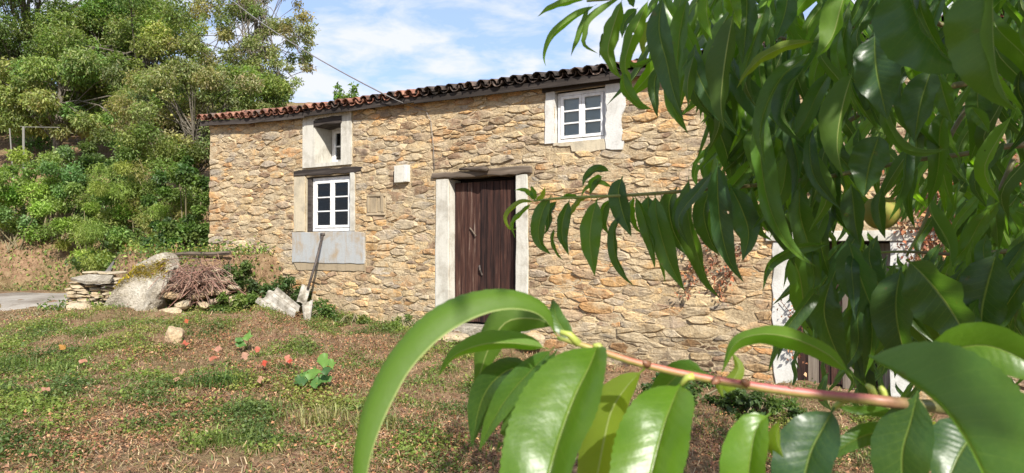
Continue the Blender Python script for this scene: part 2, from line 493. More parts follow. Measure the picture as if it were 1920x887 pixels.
# a few insect holes with brown rims
hn = k.noise(48, 1, 0.5, k.pos())
tp_ = k.n('ShaderNodeBsdfTransparent')
m2 = k.n('ShaderNodeMixShader')
k.l(k.math('GREATER_THAN', hn, 0.775), m2.inputs[0]); k.l(m_.outputs[0], m2.inputs[1]); k.l(tp_.outputs[0], m2.inputs[2])
M['peach_leaf'] = k.done(m2)
k = NT('twig'); 
n1 = k.noise(160, 4, 0.6, k.geo())
M['twig'] = k.done(k.principled(k.mix(0.55, k.attr(), k.mix(1.0, k.attr(), k.ramp(n1, [(0.3, (0.55, 0.6, 0.5)), (0.65, (1.2, 1.2, 1.2))]), 'MULTIPLY')), 0.45, k.bump(n1, 0.3, 0.0005), 0.4))

# ------------------------------------------------------------------ terrain
def sstep(a, b, x):
    t = min(1.0, max(0.0, (x - a) / (b - a)))
    return t * t * (3 - 2 * t)
TF = [(-8.3, 16.0), (-7.75, 12.6), (-7.2, 11.9), (-6.4, 11.55), (-5.4, 11.25), (-4.5, 11.3), (-3.9, 11.7), (-3.2, 12.6), (-2.0, 14.5)]
def front_line(x):
    if x <= TF[0][0]: return 30.0
    if x >= TF[-1][0]: return 30.0
    for (a, fa), (b, fb) in zip(TF, TF[1:]):
        if a <= x <= b:
            return fa + (fb - fa) * (x - a) / (b - a)
def gh0(x, y):
    yc = min(max(y, -6.0), 15.0)
    z = 0.035 * (yc - 3) - 0.05 * max(min(x, 6.0), -3.5)
    if -8.3 < x < -2:
        z += (1.40 - z) * sstep(0.0, 0.55, y - front_line(x))
    b = sstep(14.7, 16.3, y)
    fx = 1 - sstep(-5.0, -2.0, x)
    zh = 0.5 + 1.25 * b + 0.42 * min(max(0.0, y - 16.0), 16.0)
    if b * fx > 0:
        z += (max(zh, z) - z) * b * fx
    return z
MOUND = [(-3.75, 9.75, .6, .20), (-4.6, 9.9, .5, .10), (-2.3, 8.2, .5, .10), (-5.6, 8.8, .8, .12), (-2.7, 6.9, .6, .09), (-3.9, 7.4, .5, .08), (-1.2, 9.6, .6, .10), (-6.6, 10.3, .8, .14)]
def gh(x, y):
    z = gh0(x, y)
    for mx_, my_, mr_, mh_ in MOUND:
        d2 = ((x - mx_) ** 2 + (y - my_) ** 2) / (mr_ * mr_)
        if d2 < 6: z += mh_ * math.exp(-d2)
    if abs(x) < 30 and -5 < y < 40:
        z += 0.10 * mnoise.noise(Vector((x * 0.75, y * 0.75, 0))) + 0.055 * mnoise.noise(Vector((x * 2.3, y * 2.3, 5))) + 0.035 * mnoise.noise(Vector((x * 6, y * 6, 2))) + 0.022 * mnoise.noise(Vector((x * 14, y * 14, 4)))
    return z
def ground_at(px, py):
    """where the sight line of a photo point meets the terrain"""
    r = ray(px, py); t = 3.0
    while t < 60:
        p_ = Vector((0, 0, EYE)) + r * t
        if p_.z < gh(p_.x, p_.y): break
        t += 0.03
    return Vector((p_.x, p_.y, gh(p_.x, p_.y)))

xs = np.concatenate([[-500, -200, -90, -50, -32, -24], np.arange(-19, -8, 0.2), np.arange(-8, 4.5, 0.07), np.arange(4.5, 9.01, 0.2), [12, 18, 30, 60, 150, 500]])
ys = np.concatenate([[-300, -80, -25, -8, -3], np.arange(0, 3.4, 0.2), np.arange(3.4, 12, 0.07), np.arange(12, 19.5, 0.13), np.arange(20, 36, 1.0), [45, 70, 130, 300, 700]])
V = [(x, y, gh(x, y)) for y in ys for x in xs]
nx = len(xs)
F = [(j * nx + i, j * nx + i + 1, (j + 1) * nx + i + 1, (j + 1) * nx + i) for j in range(len(ys) - 1) for i in range(nx - 1)]
mb = MB(); mb.add(V, F)
tag(mb.build('ground', M['soil'], smooth=True), kind='structure')

# the lane at the left
mb = MB()
N_ = 40
row = []
for i in range(N_ + 1):
    x = -22 + (22 - 7.75) * i / N_
    for j in range(7):
        w_ = j / 6
        y = 11.75 + (0.12 * math.sin(x * 1.7) + 0.09 * math.sin(x * 4.3)) * (1 - w_) + w_ * 2.75 + (x + 7.7) * 0.02
        row.append((x, y, gh(x, y) * 0.2 + 0.8 * gh0(x, y) + 0.04 - (0.12 if j in (0, 6) else 0)))
mb.add(row, [(i * 7 + j, i * 7 + 7 + j, i * 7 + 8 + j, i * 7 + j + 1) for i in range(N_) for j in range(6)])
tag(mb.build('path', M['path'], smooth=True), kind='structure')

# ------------------------------------------------------------------ the stone house
HO = Vector((-5.8747, 12.9499, 0))
house = empty('stone_house', HO, -WA)
tag(house, 'old two storey rubble stone farmhouse with clay tiled roof and white windows', 'house')
def hw(u, v, w=0.0):
    """facade coordinates (along, up, outwards) to world"""
    return HO + WD * u + WN * w + Vector((0, 0, v))
ULEN = 14.0
def eave(u):
    return float(np.interp(u, [-1, 0, 1.3, 2.6, 4.7, 6.3, 8.2, 9.4, 14.5], [4.04, 4.02, 3.94, 3.90, 3.885, 3.86, 3.83, 3.82, 3.80]))
# openings in the wall (u0, u1, v0, v1)
OPEN = [(2.92, 3.54, 3.0, 3.77), (2.68, 3.73, 1.83, 2.78), (7.54, 8.29, 2.99, 3.68), (5.76, 6.92, 0.42, 2.60), (10.55, 11.5, -0.1, 1.66)]
# areas without stones: openings with their rendered surrounds
NOST = [(2.61, 3.79, 2.93, 3.95), (2.38, 3.85, 1.83, 2.94), (2.36, 4.08, 1.17, 1.83), (7.39, 8.5, 2.86, 3.95), (5.50, 7.13, 0.3, 2.74),
        (5.41, 7.22, 2.60, 2.75), (10.33, 11.72, -0.3, 1.66), (10.26, 11.9, 1.64, 1.78), (4.72, 5.03, 2.55, 2.87), (4.10, 4.51, 2.08, 2.42)]

cu = sorted(set([0, ULEN] + [round(x, 3) for o in OPEN for x in o[:2]] + list(np.arange(0.5, ULEN, 0.5))))
cv = sorted(set([-0.4] + [round(x, 3) for o in OPEN for x in o[2:]] + [0.4, 0.9, 1.4, 2.2, 3.3, 3.6]))
mb = MB()
for a, b in zip(cu, cu[1:]):
    for c0, d0 in list(zip(cv, cv[1:])) + [(cv[-1], None)]:
        mu = (a + b) / 2
        if d0 is not None:
            mv = (c0 + d0) / 2
            if any(o[0] < mu < o[1] and o[2] < mv < o[3] for o in OPEN): continue
            mb.add([(a, 0, c0), (b, 0, c0), (b, 0, d0), (a, 0, d0)], [(0, 1, 2, 3)])
        else:
            mb.add([(a, 0, c0), (b, 0, c0), (b, 0, eave(b) - 0.03), (a, 0, eave(a) - 0.03)], [(0, 1, 2, 3)])
# end walls and back wall
for u in (0, ULEN):
    e = eave(u)
    q = [(u, 0, -0.4), (u, 5.0, -0.4), (u, 5.0, e), (u, 2.5, e + 0.58), (u, 0, e - 0.03)]
    mb.add(q, [(0, 1, 2, 3, 4)])
mb.add([(0, 5, -0.4), (ULEN, 5, -0.4), (ULEN, 5, 3.8), (0, 5, 4.0)], [(0, 1, 2, 3)])
wall = mb.build('wall', M['mortar'], house)
mb = MB()
mb.add([(0.05, 0.62, -0.3), (ULEN - .05, 0.62, -0.3), (ULEN - .05, 4.9, -0.3), (0.05, 4.9, -0.3)], [(0, 1, 2, 3)])
mb.add([(0.05, 2.6, -0.3), (ULEN - .05, 2.6, -0.3), (ULEN - .05, 2.6, 3.9), (0.05, 2.6, 3.9)], [(0, 1, 2, 3)])
mb.build('inner_partition', M['interior'], house)

# ---- rubble stones: a power diagram over stretched facade coordinates
ASP = 3.0
def clip(poly, a, b, c):      # keep a*x + b*y <= c
    o = []
    k_ = len(poly)
    for i in range(k_):
        p, q = poly[i], poly[(i + 1) % k_]
        dp = a * p[0] + b * p[1] - c; dq = a * q[0] + b * q[1] - c
        if dp <= 0: o.append(p)
        if (dp < 0 < dq) or (dq < 0 < dp):
            t = dp / (dp - dq)
            o.append((p[0] + (q[0] - p[0]) * t, p[1] + (q[1] - p[1]) * t))
    return o
rs = random.Random(21)
sites = []
cell = 0.25
gridd = {}
def try_site(u, v, r, tight=0.86):
    if any(o[0] - 0.02 < u < o[1] + 0.02 and o[2] - 0.02 < v < o[3] + 0.02 for o in NOST): return False
    X, Y = u, v * ASP
    ci, cj = int(X // cell), int(Y // cell)
    for i in range(ci - 2, ci + 3):
        for j in range(cj - 2, cj + 3):
            for (a, b, rr) in gridd.get((i, j), ()):
                if (a - X) ** 2 + (b - Y) ** 2 < ((rr + r) * tight) ** 2: return False
    gridd.setdefault((ci, cj), []).append((X, Y, r))
    sites.append((u, v, X, Y, r))
    return True
for i_, v in enumerate(np.arange(0.2, 3.85, 0.215)):      # quoins at the left corner
    try_site(0.20 if i_ % 2 else 0.11, float(v), 0.22 if i_ % 2 else 0.15, 0.7)
for r, tries in ((0.25, 170), (0.18, 650), (0.135, 2200), (0.10, 5500), (0.07, 8000), (0.045, 6000)):
    for _ in range(tries):
        u = rs.uniform(0.03, ULEN - 0.1); v = rs.uniform(-0.25, eave(u) - 0.05)
        try_site(u, v, r * rs.uniform(0.9, 1.1))
# corner quoins
SA = np.array([(s[2], s[3]) for s in sites]); SR = np.array([s[4] for s in sites])
STONE_COL = [(0.42, 0.30, 0.17), (0.47, 0.35, 0.20), (0.38, 0.275, 0.165), (0.45, 0.295, 0.145), (0.35, 0.275, 0.19), (0.41, 0.34, 0.245),
             (0.50, 0.40, 0.26), (0.30, 0.22, 0.145), (0.44, 0.275, 0.135), (0.27, 0.20, 0.145), (0.46, 0.36, 0.22), (0.43, 0.33, 0.20), (0.48, 0.33, 0.17), (0.24, 0.165, 0.11), (0.36, 0.23, 0.125), (0.32, 0.25, 0.18), (0.35, 0.30, 0.235), (0.42, 0.25, 0.125), (0.29, 0.24, 0.185), (0.23, 0.155, 0.10)]
def stone_geo(poly, rsx, proud):
    """irregular block: side band into the mortar, bevelled face; local y is inwards"""
    k_ = len(poly)
    out_ = []
    for i in range(k_):
        p, q = poly[i], poly[(i + 1) % k_]
        L_ = math.hypot(q[0] - p[0], q[1] - p[1])
        if L_ < 0.012: continue
        cut = min(0.3, rsx.uniform(0.004, 0.02) / L_)
        out_.append((p[0] + (q[0] - p[0]) * cut, p[1] + (q[1] - p[1]) * cut))
        if L_ > 0.12:
            t = rsx.uniform(0.35, 0.65); j = rsx.uniform(-0.011, 0.011)
            nx_, ny_ = -(q[1] - p[1]) / L_, (q[0] - p[0]) / L_
            out_.append((p[0] + (q[0] - p[0]) * t + nx_ * j, p[1] + (q[1] - p[1]) * t + ny_ * j))
        out_.append((p[0] + (q[0] - p[0]) * (1 - cut), p[1] + (q[1] - p[1]) * (1 - cut)))
    n_ = len(out_)
    if n_ < 3: return None
    cx = sum(p[0] for p in out_) / n_; cy = sum(p[1] for p in out_) / n_
    V_ = []
    tx, ty = rsx.uniform(-0.10, 0.10), rsx.uniform(-0.14, 0.10)
    for p in out_: V_.append((p[0], 0.012, p[1]))
    for p in out_: V_.append((p[0] + (cx - p[0]) * 0.03, -proud * 0.45, p[1] + (cy - p[1]) * 0.05))
    for p in out_:
        a, b = p[0] + (cx - p[0]) * 0.17, p[1] + (cy - p[1]) * 0.24
        V_.append((a, -proud + (a - cx) * tx + (b - cy) * ty + rsx.uniform(-0.006, 0.006), b))
    V_.append((cx + rsx.uniform(-.02, .02), -proud - rsx.uniform(-0.003, 0.009), cy + rsx.uniform(-.01, .01)))
    F_ = []
    for lv in range(2):
        for i in range(n_):
            j = (i + 1) % n_
            F_.append((lv * n_ + i, lv * n_ + j, (lv + 1) * n_ + j, (lv + 1) * n_ + i))
    for i in range(n_):
        F_.append((2 * n_ + i, 2 * n_ + (i + 1) % n_, 3 * n_))
    return V_, F_, cx, cy
stones = []
for i, (u, v, X, Y, r) in enumerate(sites):
    poly = [(X - 0.6, Y - 0.6), (X + 0.6, Y - 0.6), (X + 0.6, Y + 0.6), (X - 0.6, Y + 0.6)]
    d2 = ((SA - (X, Y)) ** 2).sum(1)
    for j in np.argsort(d2)[1:26]:
        xj, yj = SA[j]
        a, b = 2 * (xj - X), 2 * (yj - Y)
        c = xj * xj + yj * yj - X * X - Y * Y + r * r - SR[j] ** 2
        poly = clip(poly, a, b, c)
        if len(poly) < 3: break
    if len(poly) < 3: continue
    poly = clip(poly, -1, 0, 0.0 - rs.uniform(-0.03, 0.01)); poly = clip(poly, 1, 0, ULEN)
    top_ = (eave(u) - 0.04) * ASP
    poly = clip(poly, 0, 1, top_) if len(poly) > 2 else poly
    for (a0, a1, b0, b1) in NOST:
        if len(poly) < 3: break
        b0s, b1s = b0 * ASP, b1 * ASP
        best = max((a0 - X, 0), (X - a1, 1), (b0s - Y, 2), (Y - b1s, 3))
        if best[0] > 0.7: continue
        poly = [lambda: clip(poly, 1, 0, a0), lambda: clip(poly, -1, 0, -a1), lambda: clip(poly, 0, 1, b0s), lambda: clip(poly, 0, -1, -b1s)][best[1]]()
    if len(poly) < 3: continue
    # shrink by the joint and unstretch
    cx = sum(p[0] for p in poly) / len(poly); cy = sum(p[1] for p in poly) / len(poly)
    ext = max(max(abs(p[0] - cx) for p in poly), 1e-3); exv = max(max(abs(p[1] - cy) for p in poly) / ASP, 1e-3)
    gap = rs.uniform(0.001, 0.007)
    kx, ky = max(0.4, 1 - gap / ext), max(0.4, 1 - gap / exv)
    sk = rs.uniform(-0.25, 0.25)
    poly = [(cx + (p[0] - cx) * kx, (cy + (p[1] - cy) * ky) / ASP + (p[0] - cx) * sk * 0.35) for p in poly]
    g_ = stone_geo(poly, rs, rs.choice((0.002, 0.004, 0.008, 0.012, 0.018, 0.028)) * min(1.0, 0.4 + exv * 8))
    if not g_: continue
    area = ext * exv * 4
    depth = 9.0
    col = list(rs.choice(STONE_COL))
    f_ = rs.uniform(0.80, 1.24)
    col = tuple(min(0.62, x * f_) for x in col)
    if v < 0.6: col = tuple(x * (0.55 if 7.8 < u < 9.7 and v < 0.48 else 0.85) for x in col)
    wp = hw(u, v)
    seen = (area / (wp.y ** 2)) * (0.0 if (u > 10.3 or v > gh(wp.x, wp.y) + 9 or v < gh(wp.x - 0.1, wp.y - 0.2) + 0.03) else 1.0)
    if u > 8.9 and v > 1.75: seen *= 0.3
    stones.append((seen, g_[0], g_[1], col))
stones.sort(key=lambda s: -s[0])
for s_ in stones[:300]:
    V_ = s_[1]
    ox = V_[-1]
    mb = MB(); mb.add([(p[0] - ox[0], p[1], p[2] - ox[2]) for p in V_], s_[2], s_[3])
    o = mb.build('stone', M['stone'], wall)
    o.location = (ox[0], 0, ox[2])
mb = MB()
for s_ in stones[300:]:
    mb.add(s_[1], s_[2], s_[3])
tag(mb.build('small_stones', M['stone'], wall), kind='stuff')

# ---- rendered surrounds
def plate(name, rects, y0, y1, mat, parent=house, bevel=0.006):
    mb_ = MB()
    for (a, b, c0, d0) in rects: mb_.box(a, b, y0, y1, c0, d0)
    return mb_.build(name, mat, parent, bevel=bevel)
def ragged(pts, step=0.07, amp=0.012, seed=1):
    r_ = random.Random(seed); o = []
    for (a, b) in zip(pts, pts[1:] + pts[:1]):
        L_ = math.hypot(b[0] - a[0], b[1] - a[1]); n_ = max(1, int(L_ / step))
        for i in range(n_):
            t = i / n_
            o.append((a[0] + (b[0] - a[0]) * t + r_.uniform(-amp, amp) * (i > 0), a[1] + (b[1] - a[1]) * t + r_.uniform(-amp, amp) * (i > 0)))
    return o

# upper left window: square rendered surround, deep reveal
plate('plaster_surround', [(2.62, 2.92, 2.94, 3.88), (3.54, 3.77, 2.94, 3.88), (2.92, 3.54, 2.94, 3.0), (2.92, 3.54, 3.77, 3.88)], -0.03, 0.01, M['plaster'], bevel=0)
plate('window_reveal', [(2.90, 2.92, 2.98, 3.79), (3.54, 3.56, 2.98, 3.79), (2.92, 3.54, 2.98, 3.0), (2.92, 3.54, 3.77, 3.79)], 0.01, 0.42, M['plaster'], bevel=0)
mb = MB()
lp = ragged([(2.9, 3.63), (3.2, 3.66), (3.56, 3.64), (3.56, 3.765), (3.3, 3.775), (2.9, 3.74)], 0.08, 0.014, 4)
mb.prism(lp, -0.045, 0.33)
mb.build('slate_lintel', M['dark_wood'], house, bevel=0.008)

def casement(u0, u1, v0, v1, y, leaves=2, panes=3, fw=0.05, sw=0.045, bw=0.022, kind='window'):
    """outer frame, sashes with glazing bars, one pane in each light"""
    fm = MB()
    fm.box(u0, u0 + fw, y, y + 0.06, v0, v1); fm.box(u1 - fw, u1, y, y + 0.06, v0, v1)
    fm.box(u0 + fw, u1 - fw, y, y + 0.06, v0, v0 + fw); fm.box(u0 + fw, u1 - fw, y, y + 0.06, v1 - fw, v1)
    w_ = fm.build('window', M['white_paint'], house, bevel=0.004)
    a0, a1 = u0 + fw + 0.004, u1 - fw - 0.004
    lw = (a1 - a0) / leaves
    for i in range(leaves):
        s0, s1 = a0 + lw * i + 0.002, a0 + lw * (i + 1) - 0.002
        b0, b1 = v0 + fw + 0.004, v1 - fw - 0.004
        sm = MB(); ys_ = y - 0.012
        sm.box(s0, s0 + sw, ys_, ys_ + 0.045, b0, b1); sm.box(s1 - sw, s1, ys_, ys_ + 0.045, b0, b1)
        sm.box(s0 + sw, s1 - sw, ys_, ys_ + 0.045, b0, b0 + sw); sm.box(s0 + sw, s1 - sw, ys_, ys_ + 0.045, b1 - sw, b1)
        ph_ = (b1 - b0 - 2 * sw) / panes
        for j in range(1, panes):
            zc = b0 + sw + ph_ * j
            sm.box(s0 + sw, s1 - sw, ys_ + 0.005, ys_ + 0.04, zc - bw / 2, zc + bw / 2)
        sm.build('sash', M['white_paint'], w_, bevel=0.003)
        for j in range(panes):
            z0 = b0 + sw + ph_ * j + (bw / 2 if j else 0) ; z1 = b0 + sw + ph_ * (j + 1) - (bw / 2 if j < panes - 1 else 0)
            gm = MB(); tl = random.uniform(-0.003, 0.003)
            gm.add([(s0 + sw - .003, ys_ + 0.022 + tl, z0 - .003), (s1 - sw + .003, ys_ + 0.022 - tl, z0 - .003), (s1 - sw + .003, ys_ + 0.022 - tl, z1 + .003), (s0 + sw - .003, ys_ + 0.022 + tl, z1 + .003),
                    (s0 + sw - .003, ys_ + 0.026 + tl, z0 - .003), (s1 - sw + .003, ys_ + 0.026 - tl, z0 - .003), (s1 - sw + .003, ys_ + 0.026 - tl, z1 + .003), (s0 + sw - .003, ys_ + 0.026 + tl, z1 + .003)],
                   [(0, 1, 2, 3), (7, 6, 5, 4)])
            gm.build('pane', M['glass'], w_)
    return w_
w1 = casement(2.93, 3.53, 3.005, 3.66, 0.36, 2, 2, 0.05, 0.04)
w2 = casement(2.775, 3.725, 1.84, 2.765, 0.07, 2, 3, 0.055, 0.045)
w3 = casement(7.55, 8.28, 3.0, 3.675, 0.06, 2, 3, 0.045, 0.04)
# curtain gathered at the left of the lower window, pale blind in the upper right one
mb = MB()
cp = [(2.83 + 0.014 * i, 0.24 + 0.03 * math.sin(i * 1.5)) for i in range(15)]
mb.add([(p[0], p[1], 1.85) for p in cp] + [(p[0] - 0.0, p[1], 2.7) for p in cp], [(i, i + 1, i + 16, i + 15) for i in range(14)])
mb.build('curtain', M['curtain'], w2, smooth=True)
mb = MB(); mb.add([(7.56, 0.103, 3.0), (8.27, 0.103, 3.0), (8.27, 0.103, 3.67), (7.56, 0.103, 3.67)], [(0, 1, 2, 3)])
mb.build('blind', M['blind'], w3)

# lower left window: timber frame, cream jamb, wooden lintel, rendered panel below
mb = MB(); mb.prism(ragged([(2.40, 1.84), (2.66, 1.84), (2.66, 2.80), (2.40, 2.80)], 0.1, 0.01, 9), -0.02, 0.01); mb.box(2.655, 2.68, 0.01, 0.3, 1.83, 2.78)
mb.build('window_jamb', M['plaster_cream'], house)
mb = MB(); mb.prism(ragged([(3.74, 1.84), (3.84, 1.84), (3.83, 2.80), (3.74, 2.80)], 0.1, 0.008, 10), -0.02, 0.3)
mb.build('window_jamb', M['plaster'], house)
plate('timber_frame', [(2.68, 2.772, 0 + 1.832, 2.78), (2.772, 3.73, 2.768, 2.80)], 0.03, 0.12, M['dark_wood'], bevel=0.004)
mb = MB(); mb.prism(ragged([(2.38, 2.82), (3.0, 2.80), (3.86, 2.80), (4.02, 2.83), (4.0, 2.885), (3.2, 2.91), (2.38, 2.90)], 0.12, 0.012, 3), -0.022, 0.28)
mb.build('wooden_lintel', M['dark_wood'], house, bevel=0.008)
mb = MB(); mb.prism(ragged([(2.37, 1.30), (4.07, 1.30), (4.07, 1.80), (3.9, 1.825), (2.37, 1.825)], 0.15, 0.008, 5), -0.035, 0.05)
mb.build('rendered_panel', M['render_blue'], house, bevel=0.006)
mb = MB(); mb.prism(ragged([(2.5, 1.17), (4.06, 1.18), (4.07, 1.297), (2.4, 1.297)], 0.12, 0.012, 6), -0.022, 0.02)
mb.build('rendered_band', M['render_tan'], house)

# upper right window: ragged render patches
mb = MB(); mb.prism(ragged([(7.39, 2.99), (7.535, 2.99), (7.535, 3.72), (7.41, 3.72)], 0.09, 0.012, 11), -0.025, 0.2)
mb.build('plaster_patch', M['plaster_white'], house)
mb = MB(); mb.prism(ragged([(8.295, 2.86), (8.52, 2.83), (8.55, 3.0), (8.5, 3.2), (8.57, 3.4), (8.58, 3.6), (8.45, 3.72), (8.295, 3.72)], 0.06, 0.016, 12), -0.03, 0.2)
mb.build('plaster_patch', M['plaster_white'], house)
mb = MB(); mb.prism(ragged([(7.52, 2.95), (7.78, 2.94), (7.8, 2.86), (8.0, 2.82), (8.29, 2.85), (8.29, 2.985), (7.52, 2.985)], 0.05, 0.012, 13), -0.02, 0.2)
mb.build('plaster_patch', M['plaster_cream'], house)
mb = MB(); mb.prism(ragged([(7.36, 3.69), (8.5, 3.69), (8.5, 3.79), (7.36, 3.79)], 0.2, 0.008, 14), -0.05, 0.3)
mb.build('wooden_lintel', M['dark_wood'], house, bevel=0.006)

# main door
mb = MB(); mb.prism(ragged([(5.50, 0.30), (5.755, 0.30), (5.755, 2.595), (5.52, 2.595)], 0.2, 0.006, 15), -0.02, 0.32)
mb.build('door_jamb', M['plaster'], house, bevel=0.008)
mb = MB(); mb.prism(ragged([(6.925, 0.30), (7.13, 0.30), (7.11, 2.595), (6.925, 2.595)], 0.2, 0.008, 16), -0.02, 0.32)
mb.build('door_jamb', M['plaster'], house, bevel=0.008)
mb = MB(); mb.prism(ragged([(5.44, 2.62), (6.3, 2.60), (7.19, 2.60), (7.18, 2.70), (6.6, 2.705), (6.1, 2.685), (5.45, 2.695)], 0.12, 0.014, 17), -0.04, 0.34)
mb.build('wooden_lintel', M['beam_wood'], house, bevel=0.012)
mb = MB()
mb.tube([(5.98, -0.045, 2.722), (6.2, -0.06, 2.715), (6.42, -0.085, 2.70), (6.50, -0.10, 2.685)], [0.02, 0.03, 0.042, 0.036], 8)
mb.build('timber_peg', M['beam_wood'], house, smooth=True)
mb = MB(); mb.box(5.78, 6.90, 0.168, 0.19, 0.62, 0.74); mb.box(5.78, 6.90, 0.168, 0.19, 2.3, 2.42); mb.box(5.76, 6.92, 0.32, 0.34, 0.4, 2.6)
door = mb.build('door', M['dark_wood'], house)
nb = 10; pw = (6.92 - 5.765) / nb
for i in range(nb):
    a = 5.765 + i * pw
    pm = MB(); yo = 0.13 + random.uniform(-0.006, 0.006)
    pm.box(-pw / 2 + 0.003, pw / 2 - 0.003, yo, yo + 0.03, 0.46 + random.uniform(0, 0.03), 2.54)
    o = pm.build('plank', M['door_wood'], door, bevel=0.004); o.location = (a + pw / 2, 0, 0)
mb = MB(); mb.tube([(6.05, 0.12, 1.86), (6.17, 0.1, 1.74)], 0.011, 6); mb.build('latch', M['beam_wood'], door)
mb = MB(); mb.tube([(6.22, 0.12, 1.30), (6.25, 0.09, 1.24), (6.27, 0.12, 1.16)], 0.014, 6); mb.build('handle', M['rusty_metal'], door)
mb = MB(); mb.box(5.45, 7.16, -0.22, 0.36, 0.30, 0.43, jit=0.015); mb.build('door_step', M['boulder'], house, bevel=0.02)

# lower right doorway
mb = MB(); mb.prism(ragged([(10.36, -0.2), (10.56, -0.2), (10.55, 1.64), (10.34, 1.64), (10.33, 0.9)], 0.12, 0.018, 18), -0.02, 0.28)
mb.build('door_jamb', M['plaster_white'], house, bevel=0.006)
mb = MB(); mb.prism(ragged([(11.5, -0.2), (11.7, -0.2), (11.72, 1.64), (11.5, 1.64)], 0.12, 0.014, 19), -0.02, 0.28)
mb.build('door_jamb', M['plaster_white'], house, bevel=0.006)
mb = MB(); mb.box(10.26, 11.92, -0.04, 0.3, 1.645, 1.755, jit=0.006); mb.build('concrete_lintel', M['plaster'], house, bevel=0.008)
mb = MB(); mb.box(10.54, 11.52, 0.26, 0.28, -0.1, 1.66)
door2 = mb.build('door', M['dark_wood'], house)
for i in range(8):
    pm = MB(); pm.box(-0.056, 0.056, 0.215, 0.245, 0.0 + random.uniform(0, 0.05), 1.62)
    o = pm.build('plank', M['grey_wood'] if i % 3 == 1 else M['door_wood'], door2, bevel=0.004); o.location = (10.61 + i * 0.118, 0, 0)

# meter box, blocked vent
mb = MB(); mb.box(4.75, 4.94, -0.09, 0.02, 2.58, 2.845); mb.build('meter_box', M['plaster'], house, bevel=0.008)
mb = MB(); mb.box(4.944, 5.0, -0.095, 0.02, 2.585, 2.85); mb.build('meter_cover', M['plaster_white'], house, bevel=0.006)
mb = MB()
mb.box(4.12, 4.17, -0.03, 0.02, 2.13, 2.38, jit=.006); mb.box(4.42, 4.48, -0.03, 0.02, 2.13, 2.39, jit=.006); mb.box(4.12, 4.5, -0.035, 0.02, 2.08, 2.125, jit=.006); mb.box(4.12, 4.5, -0.03, 0.02, 2.385, 2.42, jit=.006)
mb.box(4.18, 4.32, -0.015, 0.02, 2.13, 2.38, jit=.004); mb.box(4.33, 4.40, -0.008, 0.02, 2.14, 2.37, jit=.004)
mb.build('blocked_vent', M['render_tan'], house, bevel=0.006)

# ---- roof: boarding, eave board, rafters, barrel tiles
PIT = math.radians(14)
mb = MB()
us = np.linspace(-0.12, ULEN + 0.1, 40)
for u0, u1 in zip(us, us[1:]):
    e0, e1 = eave(u0), eave(u1)
    q = [(u0, -0.11, e0 - 0.04), (u1, -0.11, e1 - 0.04), (u1, 2.5, e1 + 0.62), (u0, 2.5, e0 + 0.62), (u1, 5.2, e1 - 0.0), (u0, 5.2, e0 - 0.0)]
    mb.add(q, [(0, 1, 2, 3), (3, 2, 4, 5)])
    mb.add([(u0, -0.11, e0 - 0.075), (u1, -0.11, e1 - 0.075), (u1, 0.02, e1 - 0.06), (u0, 0.02, e0 - 0.06)], [(3, 2, 1, 0)])
roof = mb.build('roof', M['dark_wood'], house)
ub = -0.12
kk = 0
while ub < ULEN:
    bl = (2.9, 2.4, 3.2, 2.7)[kk % 4]
    u1 = min(ub + bl, ULEN + 0.05)
    bm_ = MB(); n_ = 8
    dz = random.uniform(-0.012, 0.012); yy0 = -0.135 - random.uniform(0, 0.02)
    prof = []
    for i in range(n_ + 1):
        u = ub + (u1 - ub) * i / n_; e = eave(u) + dz
        prof += [(u, yy0, e - 0.105 + random.uniform(-.006, .006)), (u, yy0, e - 0.012), (u, yy0 + 0.03, e - 0.012), (u, yy0 + 0.03, e - 0.105)]
    fs = []
    for i in range(n_):
        for j in range(4):
            a = i * 4 + j; b = i * 4 + (j + 1) % 4
            fs.append((a, b, b + 4, a + 4))
    fs += [(3, 2, 1, 0), (n_ * 4, n_ * 4 + 1, n_ * 4 + 2, n_ * 4 + 3)]
    bm_.add(prof, fs); bm_.build('eave_board', M['dark_wood'], roof)
    ub = u1 + 0.006; kk += 1
def tile_mesh(name, mat, r0, r1, L_, thick=0.012, inv=False, seed=0):
    r_ = random.Random(seed)
    n_ = 7; V_ = []
    for (y, r) in ((0.0, r0), (L_, r1)):
        for lay in (0, 1):
            for i in range(n_):
                an = math.pi * i / (n_ - 1)
                rr = r - lay * thick
                V_.append((math.cos(an) * rr, y + (r_.uniform(-.006, .006) if y == 0 else 0), math.sin(an) * rr * 0.92))
    F_ = []
    for i in range(n_ - 1):
        F_.append((i, i + 1, 2 * n_ + i + 1, 2 * n_ + i)); F_.append((n_ + i + 1, n_ + i, 3 * n_ + i, 3 * n_ + i + 1))
        F_.append((i + 1, i, n_ + i, n_ + i + 1))
    if inv:
        V_ = [(a, b, 0.07 - c) for a, b, c in V_]; F_ = [tuple(reversed(f)) for f in F_]
    me = bpy.data.meshes.new(name)
    me.from_pydata(V_, [], F_); me.materials.append(mat); me.update()
    return me
tm = {}
for nm in ('tile_red', 'tile_dark'):
    tm[nm] = [tile_mesh('roof_tile', M[nm], 0.086, 0.072, 0.44, seed=s) for s in range(3)]
    tm[nm + 'i'] = [tile_mesh('channel_tile', M[nm], 0.084, 0.07, 0.44, inv=True, seed=5 + s) for s in range(2)]
SP = 0.186
rt = random.Random(5)
extra = MB()
